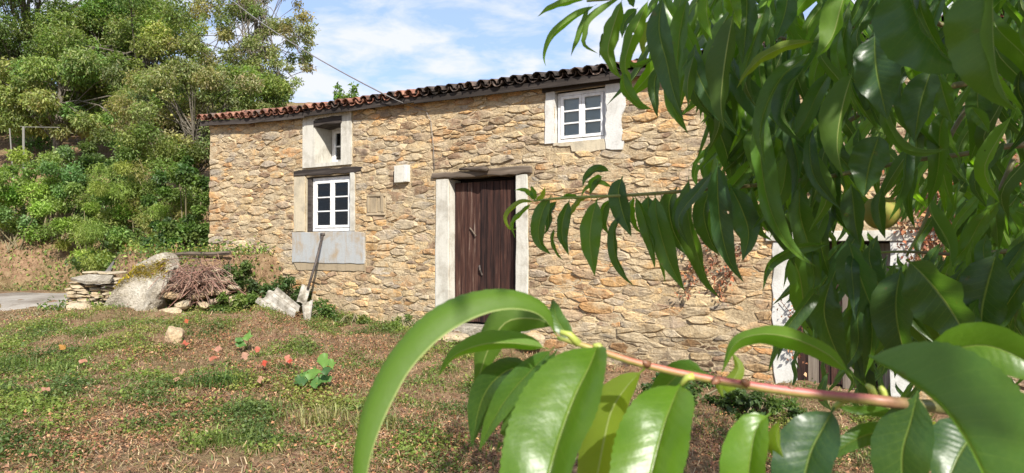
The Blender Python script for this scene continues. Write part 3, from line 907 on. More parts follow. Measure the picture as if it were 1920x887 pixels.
for c_ in range(8):
    for i in range(int((ULEN + 0.2) / SP)):
        u = -0.06 + SP * i
        dark = rt.random() < np.interp(u, [0, 3.4, 4.6, 6, 14], [0.2, 0.3, 0.6, 0.9, 0.95])
        nm = 'tile_dark' if dark else 'tile_red'
        y0 = -0.20 + c_ * 0.34 * math.cos(PIT)
        z0 = eave(u) + 0.02 + c_ * 0.34 * math.sin(PIT)
        for inv in (False, True):
            me = rt.choice(tm[nm + ('i' if inv else '')])
            uo = u + (SP / 2 if inv else 0) + rt.uniform(-.012, .012)
            loc = Vector((uo, y0 + rt.uniform(-.025, .025) + (0.03 if inv else 0), z0 - (0.035 if inv else 0) + rt.uniform(-.006, .006)))
            rot = Matrix.Rotation(rt.uniform(-.04, .04), 4, 'Z') @ Matrix.Rotation(PIT - 0.02, 4, 'X') @ Matrix.Rotation(rt.uniform(-.05, .05), 4, 'Y')
            if c_ < 2 and u < 11.8:
                o = bpy.data.objects.new('channel_tile' if inv else 'roof_tile', me)
                link(o, roof)
                o.matrix_local = Matrix.Translation(loc) @ rot
            else:
                mt = Matrix.Translation(loc) @ rot
                extra.add([mt @ v_.co for v_ in me.vertices], [tuple(p_.vertices) for p_ in me.polygons], m=1 if dark else 0)
tag(extra.build('upper_roof_tiles', [M['tile_red'], M['tile_dark']], roof), kind='stuff')

# ------------------------------------------------------------------ power cable
cab = MB()
A_ = hw(4.66, 3.96, 0.25); far = at(300, -140, 26.0)
pts = []
for i in range(31):
    t = i / 30
    p_ = A_.lerp(far, t); p_.z -= 0.55 * 4 * t * (1 - t)
    pts.append(p_)
wl = [hw(5.33, 3.66, 0.03), hw(5.05, 3.76, 0.06), hw(4.9, 3.84, 0.22)]
cab.tube([hw(5.50, 2.75, 0.03), hw(5.49, 3.1, 0.045), hw(5.44, 3.5, 0.045)] + wl + pts, [0.005] * 6 + [0.011] * 31, 6)
tag(cab.build('power_cable', M['cable'], smooth=True), 'thin grey overhead cable running from the eaves up to the left', 'cable')

# ------------------------------------------------------------------ stones, boulder, brush and scrap by the bank
def lump(center, size, rot, seed, sub=3, rough=0.18, flat=0.0, name='stone', mat=None, parent=None, faceted=True):
    bm_ = bmesh.new()
    bmesh.ops.create_icosphere(bm_, subdivisions=sub, radius=1.0)
    off = Vector((seed * 3.17, seed * 1.31, seed * 7.7))
    for v_ in bm_.verts:
        c_ = v_.co.normalized()
        # push towards a box for slab-like stones
        m = max(abs(c_.x), abs(c_.y), abs(c_.z))
        c_ = c_.lerp(c_ / m, 0.55)
        d_ = 1 + rough * mnoise.noise(c_ * 1.4 + off) + rough * 0.5 * mnoise.noise(c_ * 3.3 + off)
        v_.co = Vector((c_.x * size[0], c_.y * size[1], c_.z * size[2])) * d_
    me = bpy.data.meshes.new(name)
    bm_.to_mesh(me); bm_.free()
    me.materials.append(mat)
    ca = me.color_attributes.new('Col', 'FLOAT_COLOR', 'POINT')
    r_ = random.Random(seed)
    cc = random.Random(seed).choice([(0.33, 0.29, 0.22), (0.40, 0.34, 0.25), (0.28, 0.24, 0.19), (0.36, 0.28, 0.19)])
    ca.data.foreach_set('color', [x for _ in me.vertices for x in (*cc, 1.0)])
    o = bpy.data.objects.new(name, me)
    link(o, parent)
    o.location = center; o.rotation_euler = rot
    return o

# the leaning boulder
BP = [(178, 607), (196, 566), (214, 530), (238, 497), (262, 482), (287, 473), (299, 479), (316, 503), (306, 535), (292, 572), (276, 598), (240, 612)]
bd = 10.9
base_ = at(245, 607, bd)
ctr = at(248, 545, bd)
bm_ = bmesh.new()
rings = []
for li, (dy, sc_) in enumerate(((-0.10, 0.45), (-0.20, 0.80), (-0.10, 0.97), (0.10, 1.0), (0.38, 0.9), (0.6, 0.55))):
    ring = []
    for i in range(len(BP) * 4):
        a = BP[i // 4]; b = BP[(i // 4 + 1) % len(BP)]; t = (i % 4) / 4
        px, py = a[0] + (b[0] - a[0]) * t, a[1] + (b[1] - a[1]) * t
        p_ = at(px, py, bd)
        p_ = ctr + (p_ - ctr) * sc_
        lean = (p_.z - base_.z) * 0.35
        p_ = p_ + Vector((0, dy + lean, 0))
        nv = mnoise.noise(p_ * 2.6) * 0.075 + mnoise.noise(p_ * 7) * 0.035
        p_ += (p_ - ctr).normalized() * nv + Vector((0, mnoise.noise(p_ * 3.1 + Vector((9, 0, 0))) * 0.12, 0))
        ring.append(bm_.verts.new(p_))
    rings.append(ring)
for a, b in zip(rings, rings[1:]):
    for i in range(len(a)):
        j = (i + 1) % len(a)
        bm_.faces.new((a[i], a[j], b[j], b[i]))
bm_.faces.new(list(reversed(rings[0]))); bm_.faces.new(rings[-1])
bmesh.ops.triangulate(bm_, faces=bm_.faces)
bmesh.ops.subdivide_edges(bm_, edges=bm_.edges, cuts=1)
for v_ in bm_.verts:
    v_.co += Vector((0, 0, 1)) * 0.0 + Vector((mnoise.noise(v_.co * 9), mnoise.noise(v_.co * 9 + Vector((5, 5, 5))), mnoise.noise(v_.co * 9 + Vector((1, 7, 3))))) * 0.02
bmesh.ops.recalc_face_normals(bm_, faces=bm_.faces)
me = bpy.data.meshes.new('boulder'); bm_.to_mesh(me); bm_.free(); me.materials.append(M['boulder'])
boulder = bpy.data.objects.new('boulder', me); link(boulder)
tag(boulder, 'big leaning grey boulder with a band of yellow moss on the bank', 'boulder')
# moss: short tufts following the band on its face
P_, D_ = [], []
deps = bpy.context.evaluated_depsgraph_get()
from mathutils.bvhtree import BVHTree
bv = BVHTree.FromPolygons([v_.co for v_ in me.vertices], [p_.vertices[:] for p_ in me.polygons])
rm = random.Random(3)
band = [(214, 527), (228, 516), (246, 508), (264, 509), (282, 508), (300, 499), (311, 497)]
for _ in range(9000):
    s_ = rm.random() * (len(band) - 1.001); i = int(s_); t = s_ - i
    px = band[i][0] + (band[i + 1][0] - band[i][0]) * t; py = band[i][1] + (band[i + 1][1] - band[i][1]) * t
    px += rm.gauss(0, 5); py += rm.gauss(0, 7.5) + 2
    r_ = ray(px, py)
    hit, nn, _, _ = bv.ray_cast(Vector((0, 0, EYE)), r_)
    if hit is None: continue
    P_.append(hit - nn * 0.004); D_.append(nn * 0.8 + Vector((rm.uniform(-.6, .6), rm.uniform(-.6, .6), rm.uniform(-.3, .6))))
P_ = np.array([list(p_) for p_ in P_]); D_ = norm(np.array([list(p_) for p_ in D_])); n_ = len(P_)
V_, T_, C_ = leaf_cloud(P_, D_, RNG.uniform(.03, .06, n_), RNG.uniform(.02, .045, n_), pal(n_, [(0.27, 0.20, 0.02), (0.33, 0.25, 0.03), (0.20, 0.16, 0.015), (0.26, 0.22, 0.03)]))
np_mesh('moss', V_, T_, C_, M['dry'], boulder)

# dry stone walling left and right of the boulder
dsw = empty('dry_stone_wall', at(165, 595, 11.6))
tag(dsw, 'crumbling dry stone retaining wall of thin slabs left of the mossy boulder', 'stone wall')
rw = random.Random(31)
dorg = dsw.location.copy()
sd = 40
for r_i in range(14):
    py = 592 - r_i * 6.2
    x_ = 128 + rw.uniform(-4, 6) + max(0, r_i - 8) * 6
    while x_ < 214 - r_i * 0.5:
        wpx = rw.uniform(14, 44)
        pc = at(x_ + wpx / 2, py, 11.35 + r_i * 0.028 + rw.uniform(-.05, .05))
        lump(pc - dorg, (wpx / 1250 * 11.4 / 2 * 0.98, rw.uniform(.12, .2), rw.uniform(.02, .034)), (rw.uniform(-.08, .08), rw.uniform(-.14, .14), rw.uniform(-.2, .2)), sd, 2, 0.22, name='stone', mat=M['stone'], parent=dsw)
        sd += 1; x_ += wpx
dsw2 = empty('tumbled_stone_bank', at(370, 590, 11.0))
tag(dsw2, 'tumbled bank of small stones right of the boulder below the brush', 'stone bank')
dorg = dsw2.location.copy()
for (px, py, sx, sz) in [(325, 555, 34, 14), (345, 572, 30, 16), (320, 585, 40, 16), (352, 592, 26, 12), (372, 556, 30, 13), (395, 545, 34, 15), (418, 548, 26, 12), (384, 572, 24, 14), (405, 565, 30, 12),
                         (420, 528, 30, 11), (440, 540, 24, 10), (360, 538, 28, 12), (338, 536, 22, 11), (390, 523, 36, 12), (412, 508, 30, 9), (310, 600, 30, 14), (365, 607, 36, 12), (330, 602, 26, 10), (436, 520, 26, 10), (445, 560, 22, 12)]:
    dd = 11.15 + (560 - py) * 0.006
    pc = at(px, py, dd)
    lump(pc - dorg, (sx / 1250 * dd / 2, rw.uniform(.1, .16), sz / 1250 * dd / 2), (rw.uniform(-.2, .2), rw.uniform(-.25, .25), rw.uniform(-.4, .4)), sd, 2, 0.25, name='stone', mat=M['stone'], parent=dsw2)
    sd += 1
o = lump(at(148, 581, 11.15), (0.17, 0.13, 0.12), (0, 0.08, 0.2), 90, 3, 0.2, name='rock', mat=M['stone'])
tag(o, 'squarish lichen covered rock at the foot of the dry stone wall', 'rock')
q = ground_at(327, 640)
o = lump(q + Vector((0, 0, .06)), (0.105, 0.10, 0.115), (0.1, 0.25, 0.3), 92, 3, 0.25, name='rock', mat=M['stone'])
tag(o, 'pale upright rock in the weeds below the boulder', 'rock')
o = lump(at(180, 600, 11.0) + Vector((0, 0, -.02)), (0.2, 0.14, 0.08), (0, .1, 0), 95, 3, 0.25, name='rock', mat=M['stone'])
tag(o, 'low brown rock tucked under the left foot of the boulder', 'rock')
q = ground_at(845, 640)
o = lump(q + Vector((0, 0, .04)), (0.24, 0.15, 0.06), (0, 0.05, 0.4), 97, 3, 0.2, name='rock', mat=M['stone'])
tag(o, 'flat grey rock lying in the grass before the wooden door', 'rock')
q = hw(7.35, 0.33, 0.3)
o = lump(q, (0.16, 0.12, 0.10), (0, 0.05, 0.4), 98, 3, 0.2, name='rock', mat=M['stone'])
tag(o, 'small whitish rock at the wall foot right of the door', 'rock')
# slab jutting over the lane, plank on the terrace
mb = MB()
pp = [at(132, 521, 11.6), at(165, 514, 11.5), at(212, 516, 11.4), at(205, 527, 11.25), at(160, 528, 11.25)]
mb.add([p_ for p_ in pp] + [p_ + Vector((0, 0.02, -0.045)) for p_ in pp], [(0, 1, 2, 3, 4), (9, 8, 7, 6, 5)] + [((i + 1) % 5, i, i + 5, (i + 1) % 5 + 5) for i in range(5)], (0.2, 0.19, 0.17))
o = mb.build('slate_slab', M['boulder']); 
tag(o, 'thin grey slate slab jutting from the top of the dry stone wall', 'slab')
mb = MB()
a, b = at(318, 478, 11.9), at(432, 474, 11.6)
mb.tube([a, a.lerp(b, .35) + Vector((0, 0, .012)), a.lerp(b, .7) - Vector((0, 0, .008)), b], [0.03, 0.038, 0.034, 0.036], 5)
tag(mb.build('wooden_rail', M['beam_wood']), 'weathered grey wooden rail lying along the top of the bank', 'rail')

# brush pile of dry twigs
mb = MB()
rb = random.Random(8)
for i in range(260):
    c0 = at(rb.gauss(370, 27), rb.gauss(521, 14), 11.1 + rb.uniform(-.25, .3))
    an = rb.uniform(0, 6.28); L_ = rb.uniform(.25, .8)
    d_ = Vector((math.cos(an), math.sin(an) * .6, rb.uniform(-.25, .45))).normalized()
    sg = Vector((0, 0, rb.uniform(.0, .22)))
    pts = [c0 - d_ * L_ / 2 - sg * .8, c0 - d_ * L_ * .15 + sg * .2, c0 + d_ * L_ * .2 + sg * .25, c0 + d_ * L_ / 2 - sg]
    cc = rb.choice([(0.20, 0.115, 0.085), (0.28, 0.17, 0.13), (0.15, 0.10, 0.08), (0.33, 0.23, 0.17), (0.24, 0.13, 0.10)])
    mb.tube(pts, [rb.uniform(.004, .009), .006, .005, .002], 4, cc, cap=False)
tag(mb.build('brush_pile', M['tinted']), 'heap of dry reddish brown twigs beside the boulder', 'brush pile')

# corrugated sheet fragments and the leaning iron bar
def corrugated(c00, c10, c01, c11, waves, amp, name, label, thick=0.008):
    """c00-c10 runs across the waves, c00-c01 along them"""
    mb_ = MB(); na, nb_ = waves * 8, 8
    nrm = (c10 - c00).cross(c01 - c00).normalized()
    if nrm.y > 0: nrm = -nrm
    r_ = random.Random(len(label))
    T2 = []; B2 = []
    for j in range(nb_ + 1):
        t = j / nb_
        for i in range(na + 1):
            s_ = i / na
            e = mnoise.noise(Vector((s_ * 6, len(label), 0))) * 0.05 if j in (0, nb_) else 0
            p_ = (c00 * (1 - s_) + c10 * s_) * (1 - t - e) + (c01 * (1 - s_) + c11 * s_) * (t + e)
            p_ = p_ + nrm * amp * math.sin(s_ * waves * 2 * math.pi)
            T2.append(p_); B2.append(p_ - nrm * thick)
    k_ = na + 1
    fs = [(j * k_ + i, j * k_ + i + 1, (j + 1) * k_ + i + 1, (j + 1) * k_ + i) for j in range(nb_) for i in range(na)]
    m_ = len(T2)
    fs2 = [tuple(reversed([x + m_ for x in f])) for f in fs]
    rim = [i for i in range(k_)] + [j * k_ + na for j in range(1, nb_ + 1)] + [nb_ * k_ + i for i in range(na - 1, -1, -1)] + [j * k_ for j in range(nb_ - 1, 0, -1)]
    fs3 = [(rim[(i + 1) % len(rim)], rim[i], rim[i] + m_, rim[(i + 1) % len(rim)] + m_) for i in range(len(rim))]
    mb_.add(T2 + B2, fs + fs2 + fs3)
    o_ = mb_.build(name, M['fibre_cement'], smooth=False)
    return tag(o_, label, 'sheet', 'broken corrugated sheets')
corrugated(at(478, 566, 10.7), at(520, 538, 11.0), at(543, 612, 10.3), at(563, 574, 10.6), 2, 0.045, 'corrugated_sheet', 'largest broken corrugated grey sheet lying slanted on the weeds')
corrugated(at(556, 566, 10.75), at(574, 570, 10.75), at(566, 533, 10.95), at(582, 540, 10.95), 1, 0.02, 'corrugated_sheet', 'narrow corrugated fragment standing upright under the iron bar')
corrugated(at(566, 572, 10.5), at(587, 560, 10.55), at(570, 602, 10.35), at(582, 600, 10.35), 1, 0.02, 'corrugated_sheet', 'pale triangular sheet fragment right of the larger corrugated sheet')
mb = MB()
a, b = hw(3.14, 1.76, 0.05), at(577, 542, 10.9)
mb.tube([a, a.lerp(b, .5) + Vector((.01, 0, -.01)), b], 0.022, 8)
mb.tube([a + Vector((-.035, 0, .02)), a + Vector((.045, 0, .03))], 0.026, 8)
tag(mb.build('iron_bar', M['rusty_metal'], smooth=True), 'dark iron bar leaning on the rendered panel below the window', 'bar')

# fence posts on the hillside
for args, lb in (((46, 238, 285, 17.2, .032, -2), 'upright grey fence post above the shrubs at the left'), ((32, 241, 290, 17.3, .018, -14), 'thin leaning stake beside the grey fence post')):
    px, pyt, pyb, Y, w_, lean = args
    a, b = at(px, pyb, Y), at(px + lean, pyt, Y)
    a.z = min(a.z, gh(a.x, a.y))
    mb = MB(); mb.tube([a, a.lerp(b, .5), b], [w_, w_ * .95, w_ * .9], 7, (0.2, 0.19, 0.17))
    tag(mb.build('fence_post', M['tinted']), lb, 'post')
mb = MB()
mb.tube([at(38, 237, 17.3), at(47, 238, 17.2), at(112, 239, 17.4)], 0.008, 5, (0.2, 0.19, 0.17))
tag(mb.build('fence_rail', M['tinted']), 'pale thin rail across the top of the fence post', 'rail')

# ------------------------------------------------------------------ trees and shrubs
def make_tree(name, label, base, trunk_top, clumps, nleaf, lsize, cols, trunk_r=0.16, group=None, droop=0.3, limb=True, aspect=0.5, cat='tree', shell=0.45, barkcol=None, weights=None):
    """trunk with limbs, crown of leaves gathered in clumps; clumps: (centre, radius vector)"""
    root = empty(name, base)
    tag(root, label, cat, group)
    rt_ = random.Random(len(label) * 7 + nleaf)
    mb_ = MB()
    b0 = Vector((0, 0, -0.2)); t1 = trunk_top - base
    side = Vector((rt_.uniform(-.2, .2), rt_.uniform(-.2, .2), 0))
    tp = [b0, b0.lerp(t1, .35) + side * .6, b0.lerp(t1, .7) - side * .5, t1]
    mb_.tube(tp, [trunk_r, trunk_r * .75, trunk_r * .5, trunk_r * .2], 7)
    if limb:
        for c_, r_ in clumps:
            e = c_ - base
            f_ = rt_.uniform(.3, .85)
            seg = f_ * 3; i_ = int(seg); s0 = tp[i_].lerp(tp[min(i_ + 1, 3)], seg - i_)
            if (e - s0).length < .2: continue
            mid = s0.lerp(e, .5) + Vector((rt_.uniform(-.2, .2), rt_.uniform(-.2, .2), rt_.uniform(0, .3))) * (e - s0).length * .5
            rr = trunk_r * rt_.uniform(.10, .2)
            mb_.tube([s0, s0.lerp(mid, .6), mid.lerp(e, .35), e], [rr, rr * .8, rr * .55, rr * .2], 5, cap=False)
            for _ in range(4):
                ee = e + Vector((rt_.gauss(0, 1) * r_[0], rt_.gauss(0, 1) * r_[1], rt_.gauss(0, 1) * r_[2])) * .6
                mb_.tube([mid.lerp(e, rt_.uniform(.2, .9)), e.lerp(ee, .5), ee], [rr * .35, rr * .2, rr * .08], 4, cap=False)
    mb_.build('trunk', M['bark'], root, smooth=True)
    w_ = np.array([r_[0] * r_[1] + r_[0] * r_[2] for _, r_ in clumps]); w_ = w_ / w_.sum()
    ci = RNG.choice(len(clumps), nleaf, p=w_)
    CC = np.array([list(c_ - base) for c_, _ in clumps])[ci]; RR = np.array([list(r_) for _, r_ in clumps])[ci]
    d_ = norm(RNG.normal(size=(nleaf, 3)))
    rad = shell + (1.08 - shell) * RNG.random((nleaf, 1)) ** 0.7
    tw = RNG.normal(size=(nleaf, 3)) * 0.10
    P = CC + (d_ * rad + tw) * RR
    D = norm(d_ * 0.3 + RNG.normal(size=(nleaf, 3)) * 0.8 + np.array([0, 0, -droop]))
    L = lsize * RNG.uniform(.65, 1.35, nleaf)
    cl = pal(len(clumps), cols, 0.10, weights)[ci]
    cl = cl * 1.2
    C = cl * (1 + RNG.normal(size=(nleaf, 1)) * 0.25) * (1 + RNG.normal(size=(nleaf, 3)) * 0.06)
    V2, T2, C2 = leaf_cloud(P, D, L, L * aspect, np.clip(C, .005, .8))
    np_mesh('crown', V2, T2, C2, M['foliage'], root)
    return root
def clumps_px(poly_fn, n, Y, ysp, rpx, seed, flat=0.75):
    """clump centres spread through a crown given by its extent in the photo; Y its distance"""
    r_ = random.Random(seed); o = []
    while len(o) < n:
        px, py = poly_fn(r_)
        Yc = Y + r_.uniform(-ysp, ysp)
        rr = r_.uniform(*rpx) / FPX * Yc
        o.append((at(px, py, Yc), (rr, rr, rr * flat)))
    return o
def ell(cx, cy, rx, ry):
    def f(r_):
        while True:
            a, b = r_.uniform(-1, 1), r_.uniform(-1, 1)
            if a * a + b * b < 1: return cx + a * rx, cy + b * ry
    return f
def tree_base(px, Y):
    x = (px - 960) / FPX * Y
    return Vector((x, Y, gh(x, Y)))
G_DK = [(0.10, 0.15, 0.045), (0.125, 0.175, 0.05), (0.15, 0.195, 0.06), (0.085, 0.13, 0.04)]
G_MD = [(0.13, 0.18, 0.05), (0.165, 0.205, 0.06), (0.20, 0.225, 0.07), (0.12, 0.16, 0.045)]
G_LT = [(0.15, 0.20, 0.06), (0.19, 0.225, 0.07), (0.13, 0.18, 0.06), (0.21, 0.22, 0.085)]
G_GY = [(0.18, 0.20, 0.08), (0.22, 0.225, 0.10), (0.155, 0.18, 0.065), (0.215, 0.20, 0.08)]
make_tree('chestnut_tree', 'dense dark green chestnut tree filling the upper left corner', tree_base(60, 24.5), at(70, 60, 24.5), clumps_px(ell(70, 55, 215, 205), 115, 24.5, 2.5, (18, 46), 1), 92000, .135, G_DK, .3, 'trees on the hillside', aspect=.38)
make_tree('leafy_tree', 'broad mid green tree right of the dark chestnut on the hill', tree_base(270, 22.5), at(260, 40, 22.5), clumps_px(ell(245, 105, 150, 120), 85, 22.5, 2.0, (14, 38), 2), 62000, .11, G_MD, .22, 'trees on the hillside', aspect=.42)
make_tree('walnut_tree', 'yellowish green walnut tree with drooping sprays above the shrubs', tree_base(110, 20.5), at(110, 120, 20.5), clumps_px(ell(110, 175, 175, 70), 56, 20.5, 1.2, (14, 34), 3), 32000, .125, G_LT, .16, 'trees on the hillside', aspect=.36, droop=.7)
apple = make_tree('apple_tree', 'grey green apple tree with small yellow apples left of the roof', tree_base(370, 17.2), at(360, 200, 17.2), clumps_px(ell(360, 215, 140, 95), 85, 17.2, 1.0, (12, 28), 4), 42000, .078, G_GY, .12, 'trees on the hillside', aspect=.45, droop=.5)
airy = make_tree('ash_tree', 'slender airy tree with sky showing through beside the roof', tree_base(470, 20.0), at(478, -60, 20.0), clumps_px(ell(470, 70, 112, 155), 95, 20.0, 1.2, (8, 22), 5) + clumps_px(ell(520, 120, 62, 70), 34, 20.0, 1.2, (7, 18), 55), 30000, .085, G_GY, .11, 'trees on the hillside', aspect=.45, shell=.2, droop=.4)
make_tree('hazel_tree', 'low bushy tree behind the roof corner below the airy tree', tree_base(440, 18.6), at(440, 150, 18.6), clumps_px(ell(440, 175, 105, 42), 40, 18.6, .8, (12, 26), 6), 20000, .08, G_MD, .09, 'trees on the hillside', aspect=.5)
make_tree('sapling', 'two leafy sapling shoots poking above the roof tiles', tree_base(650, 19.0), at(645, 172, 19.0), [(at(633, 165 + 9 * i, 19.0), (.1, .1, .12)) for i in range(4)] + [(at(664, 163 + 8 * i, 19.0), (.09, .09, .12)) for i in range(4)] + [(at(648, 184, 19.0), (.25, .2, .1))], 420, .12, [(0.13, 0.19, 0.05), (0.1, 0.16, 0.04)], .03, shell=.1)
# apples
ra = random.Random(4)
for (px, py) in [(286, 170), (322, 216), (332, 254), (305, 275), (224, 275), (320, 285), (268, 273)]:
    o = lump(at(px, py, 16.15 + ra.uniform(-.1, .2)) - apple.location, (.03, .03, .029), (0, 0, 0), 3, 2, .05, name='apple', mat=M['tinted'], parent=apple)
    o.data.color_attributes['Col'].data.foreach_set('color', [x for _ in o.data.vertices for x in (.33, .33, .10, 1)])

# orange leaves of the walnut and reddish tips
def shrub(name, label, px, py_top, py_bot, halfw, Y, n, ls, cols, seed, depth=.8, aspect=.45, droop=.2, nst=14, cat='shrub', group='shrubs on the bank', flat=.8, stemcol=(0.2, 0.17, 0.1)):
    x0 = (px - 960) / FPX * Y
    base = Vector((x0, Y, gh(x0, Y)))
    root = empty(name, base); tag(root, label, cat, group)
    r_ = random.Random(seed)
    zt = at(px, py_top, Y).z; zb = min(at(px, py_bot, Y).z, base.z + .1)
    hw_ = halfw / FPX * Y
    cl = []
    for i in range(34):
        a = r_.uniform(-1, 1); b = r_.uniform(0, 1); c_ = r_.uniform(-1, 1)
        hh = (zt - zb) * math.sqrt(max(.05, 1 - a * a * .85)) 
        p_ = Vector((a * hw_, c_ * depth, zb - base.z + hh * (0.12 + .80 * b)))
        rr = r_.uniform(.16, .3) * min(hw_, (zt - zb) * .7)
        cl.append((p_, (rr, rr, rr * flat)))
    mb_ = MB()
    for i in range(nst):
        e = cl[i % len(cl)][0]
        s0 = Vector((r_.uniform(-.3, .3) * hw_, r_.uniform(-.3, .3) * depth, -.1))
        mb_.tube([s0, s0.lerp(e, .5) + Vector((0, 0, .15)), e], [.018, .012, .004], 5, stemcol, cap=False)
    mb_.build('stem', M['tinted'], root)
    ci = RNG.integers(0, len(cl), n)
    CC = np.array([list(c_) for c_, _ in cl])[ci]; RR = np.array([list(q_) for _, q_ in cl])[ci]
    d_ = norm(RNG.normal(size=(n, 3)))
    P = CC + d_ * (0.35 + .75 * RNG.random((n, 1))) * RR
    D = norm(d_ * .35 + RNG.normal(size=(n, 3)) * .75 + np.array([0, 0, -droop]))
    L = ls * RNG.uniform(.6, 1.4, n)
    C = 1.12 * pal(len(cl), cols, .10)[ci] * (1 + RNG.normal(size=(n, 1)) * .2)
    V2, T2, C2 = leaf_cloud(P, D, L, L * aspect, np.clip(C, .005, .8))
    np_mesh('foliage', V2, T2, C2, M['foliage'], root)
    return root
B_G = [(0.19, 0.28, 0.055), (0.24, 0.32, 0.07), (0.15, 0.23, 0.05), (0.28, 0.33, 0.08)]
B_Y = [(0.23, 0.28, 0.07), (0.27, 0.31, 0.085), (0.19, 0.245, 0.06), (0.30, 0.30, 0.10)]
B_D = [(0.085, 0.14, 0.04), (0.11, 0.17, 0.045), (0.135, 0.195, 0.05), (0.07, 0.115, 0.035)]
shrub('elder_shrub', 'bright green leafy shrub at the left edge under the fence post', 25, 268, 420, 85, 16.0, 15000, .078, B_G, 1, .8)
shrub('elder_shrub', 'bluish green tall shrub just right of the fence post', 105, 268, 430, 75, 16.2, 14000, .078, [(0.12, 0.19, 0.07), (0.15, 0.22, 0.065), (0.19, 0.25, 0.07)], 2, .8)
shrub('fern_shrub', 'light green ferny shrub in the middle of the bank', 175, 330, 455, 70, 15.5, 12000, .075, B_G, 3, .7, .3)
shrub('broom_shrub', 'yellow green arching broom shrub before the apple tree', 265, 285, 450, 95, 15.3, 18000, .09, B_Y, 4, .8, .14, .5)
shrub('ivy_shrub', 'dark glossy ivy thicket against the house corner', 352, 280, 475, 48, 14.4, 11000, .068, B_D, 5, .7, .7)
shrub('bramble_shrub', 'dark bramble low on the bank behind the boulder', 235, 420, 475, 70, 15.0, 4000, .075, B_D, 6, .5, .6)
shrub('bramble_shrub', 'sunlit bramble shoots beside the house corner above the rail', 340, 400, 476, 45, 13.9, 3600, .07, [(0.08, 0.13, 0.03), (0.11, 0.17, 0.04), (0.05, 0.09, 0.03)], 7, .5, .6)
shrub('hedge_shrub', 'dull green shrub filling the gap under the apple branches', 325, 205, 330, 105, 15.9, 17000, .07, G_MD, 8, .7, .5)
shrub('bay_shrub', 'dark shrub in the shade under the walnut sprays', 195, 236, 330, 75, 17.4, 12000, .085, G_DK, 21, .8, .45)
shrub('weed_clump', 'green ivy clump on the bank top left of the lower window', 455, 488, 545, 42, 11.6, 2600, .06, [(0.06, 0.10, 0.03), (0.09, 0.13, 0.04), (0.05, 0.08, 0.025)], 9, .35, .6, group='weeds on the bank')
shrub('weed_clump', 'low green weeds left of the corrugated sheets', 440, 545, 598, 55, 11.0, 3200, .055, [(0.10, 0.155, 0.035), (0.13, 0.18, 0.05), (0.07, 0.11, 0.03)], 10, .35, .6, group='weeds on the bank')
shrub('weed_clump', 'tuft of weeds at the foot of the mossy boulder', 288, 586, 612, 20, 10.75, 900, .045, [(0.09, 0.14, 0.035), (0.12, 0.17, 0.045)], 31, .12, .6, group='weeds on the bank')
shrub('weed_clump', 'weeds below the left edge of the mossy boulder', 205, 594, 616, 26, 10.75, 1000, .04, [(0.10, 0.15, 0.04), (0.13, 0.18, 0.05)], 32, .12, .6, group='weeds on the bank')
shrub('weed_clump', 'bright low weeds before the lane at the far left', 70, 592, 625, 75, 10.7, 2600, .045, [(0.14, 0.22, 0.045), (0.18, 0.25, 0.06), (0.11, 0.17, 0.04)], 33, .3, .6, group='weeds on the bank')
shrub('weed_clump', 'weeds in front of the largest corrugated sheet', 512, 592, 622, 34, 10.2, 1300, .042, [(0.10, 0.155, 0.04), (0.14, 0.19, 0.05)], 34, .12, .6, group='weeds on the bank')
shrub('weed_clump', 'low weeds along the tumbled stones', 370, 594, 622, 60, 10.75, 2200, .042, [(0.09, 0.14, 0.035), (0.13, 0.18, 0.05), (0.16, 0.2, 0.06)], 35, .15, .6, group='weeds on the bank')
for (px_, t_, b_, w_, Y_, sd2, lb_) in ((670, 590, 618, 34, 10.55, 41, 'weeds at the wall foot midway between the lower window and the door'), (765, 592, 622, 40, 10.1, 42, 'green weeds at the wall foot just left of the door'), (40, 676, 716, 70, 8.3, 43, 'tall bright weeds at the left edge of the clearing'),
        (235, 690, 732, 60, 7.6, 44, 'leafy weed patch in the left of the clearing'), (130, 628, 660, 60, 9.4, 45, 'weed patch below the lane at the left'), (560, 632, 662, 44, 9.3, 46, 'dark weed patch behind the round leaved plant'), (470, 770, 806, 60, 6.2, 47, 'leafy weed patch low in the middle of the clearing'), (60, 820, 850, 40, 5.6, 48, 'yellow green broad leaved weeds in the lower left corner')):
    shrub('weed_clump', lb_, px_, t_, b_, w_, Y_, 2000, .04, [(0.11, 0.165, 0.04), (0.15, 0.21, 0.05), (0.19, 0.24, 0.06), (0.13, 0.155, 0.055)], sd2, .25, .55, group='weeds in the clearing')
shrub('weed_clump', 'green ivy behind the largest corrugated sheet', 535, 512, 560, 38, 11.35, 2200, .055, [(0.06, 0.10, 0.03), (0.09, 0.13, 0.04)], 11, .25, .6, group='weeds on the bank')
shrub('weed_clump', 'leafy weeds at the wall foot right of the corrugated sheets', 608, 560, 612, 30, 10.8, 1700, .05, [(0.07, 0.12, 0.03), (0.10, 0.15, 0.04)], 12, .25, .6, group='weeds on the bank')
shrub('weed_clump', 'dense dark green weeds below the brown wall foot', 1250, 688, 790, 150, 7.0, 7000, .045, [(0.055, 0.10, 0.03), (0.08, 0.13, 0.035), (0.045, 0.08, 0.025), (0.11, 0.16, 0.04)], 13, .45, .7, group='weeds by the wall')
shrub('weed_clump', 'green weeds beside the white jamb of the low doorway', 1420, 720, 790, 70, 6.4, 3600, .045, [(0.08, 0.13, 0.035), (0.11, 0.17, 0.045), (0.06, 0.1, 0.03)], 14, .4, .7, group='weeds by the wall')

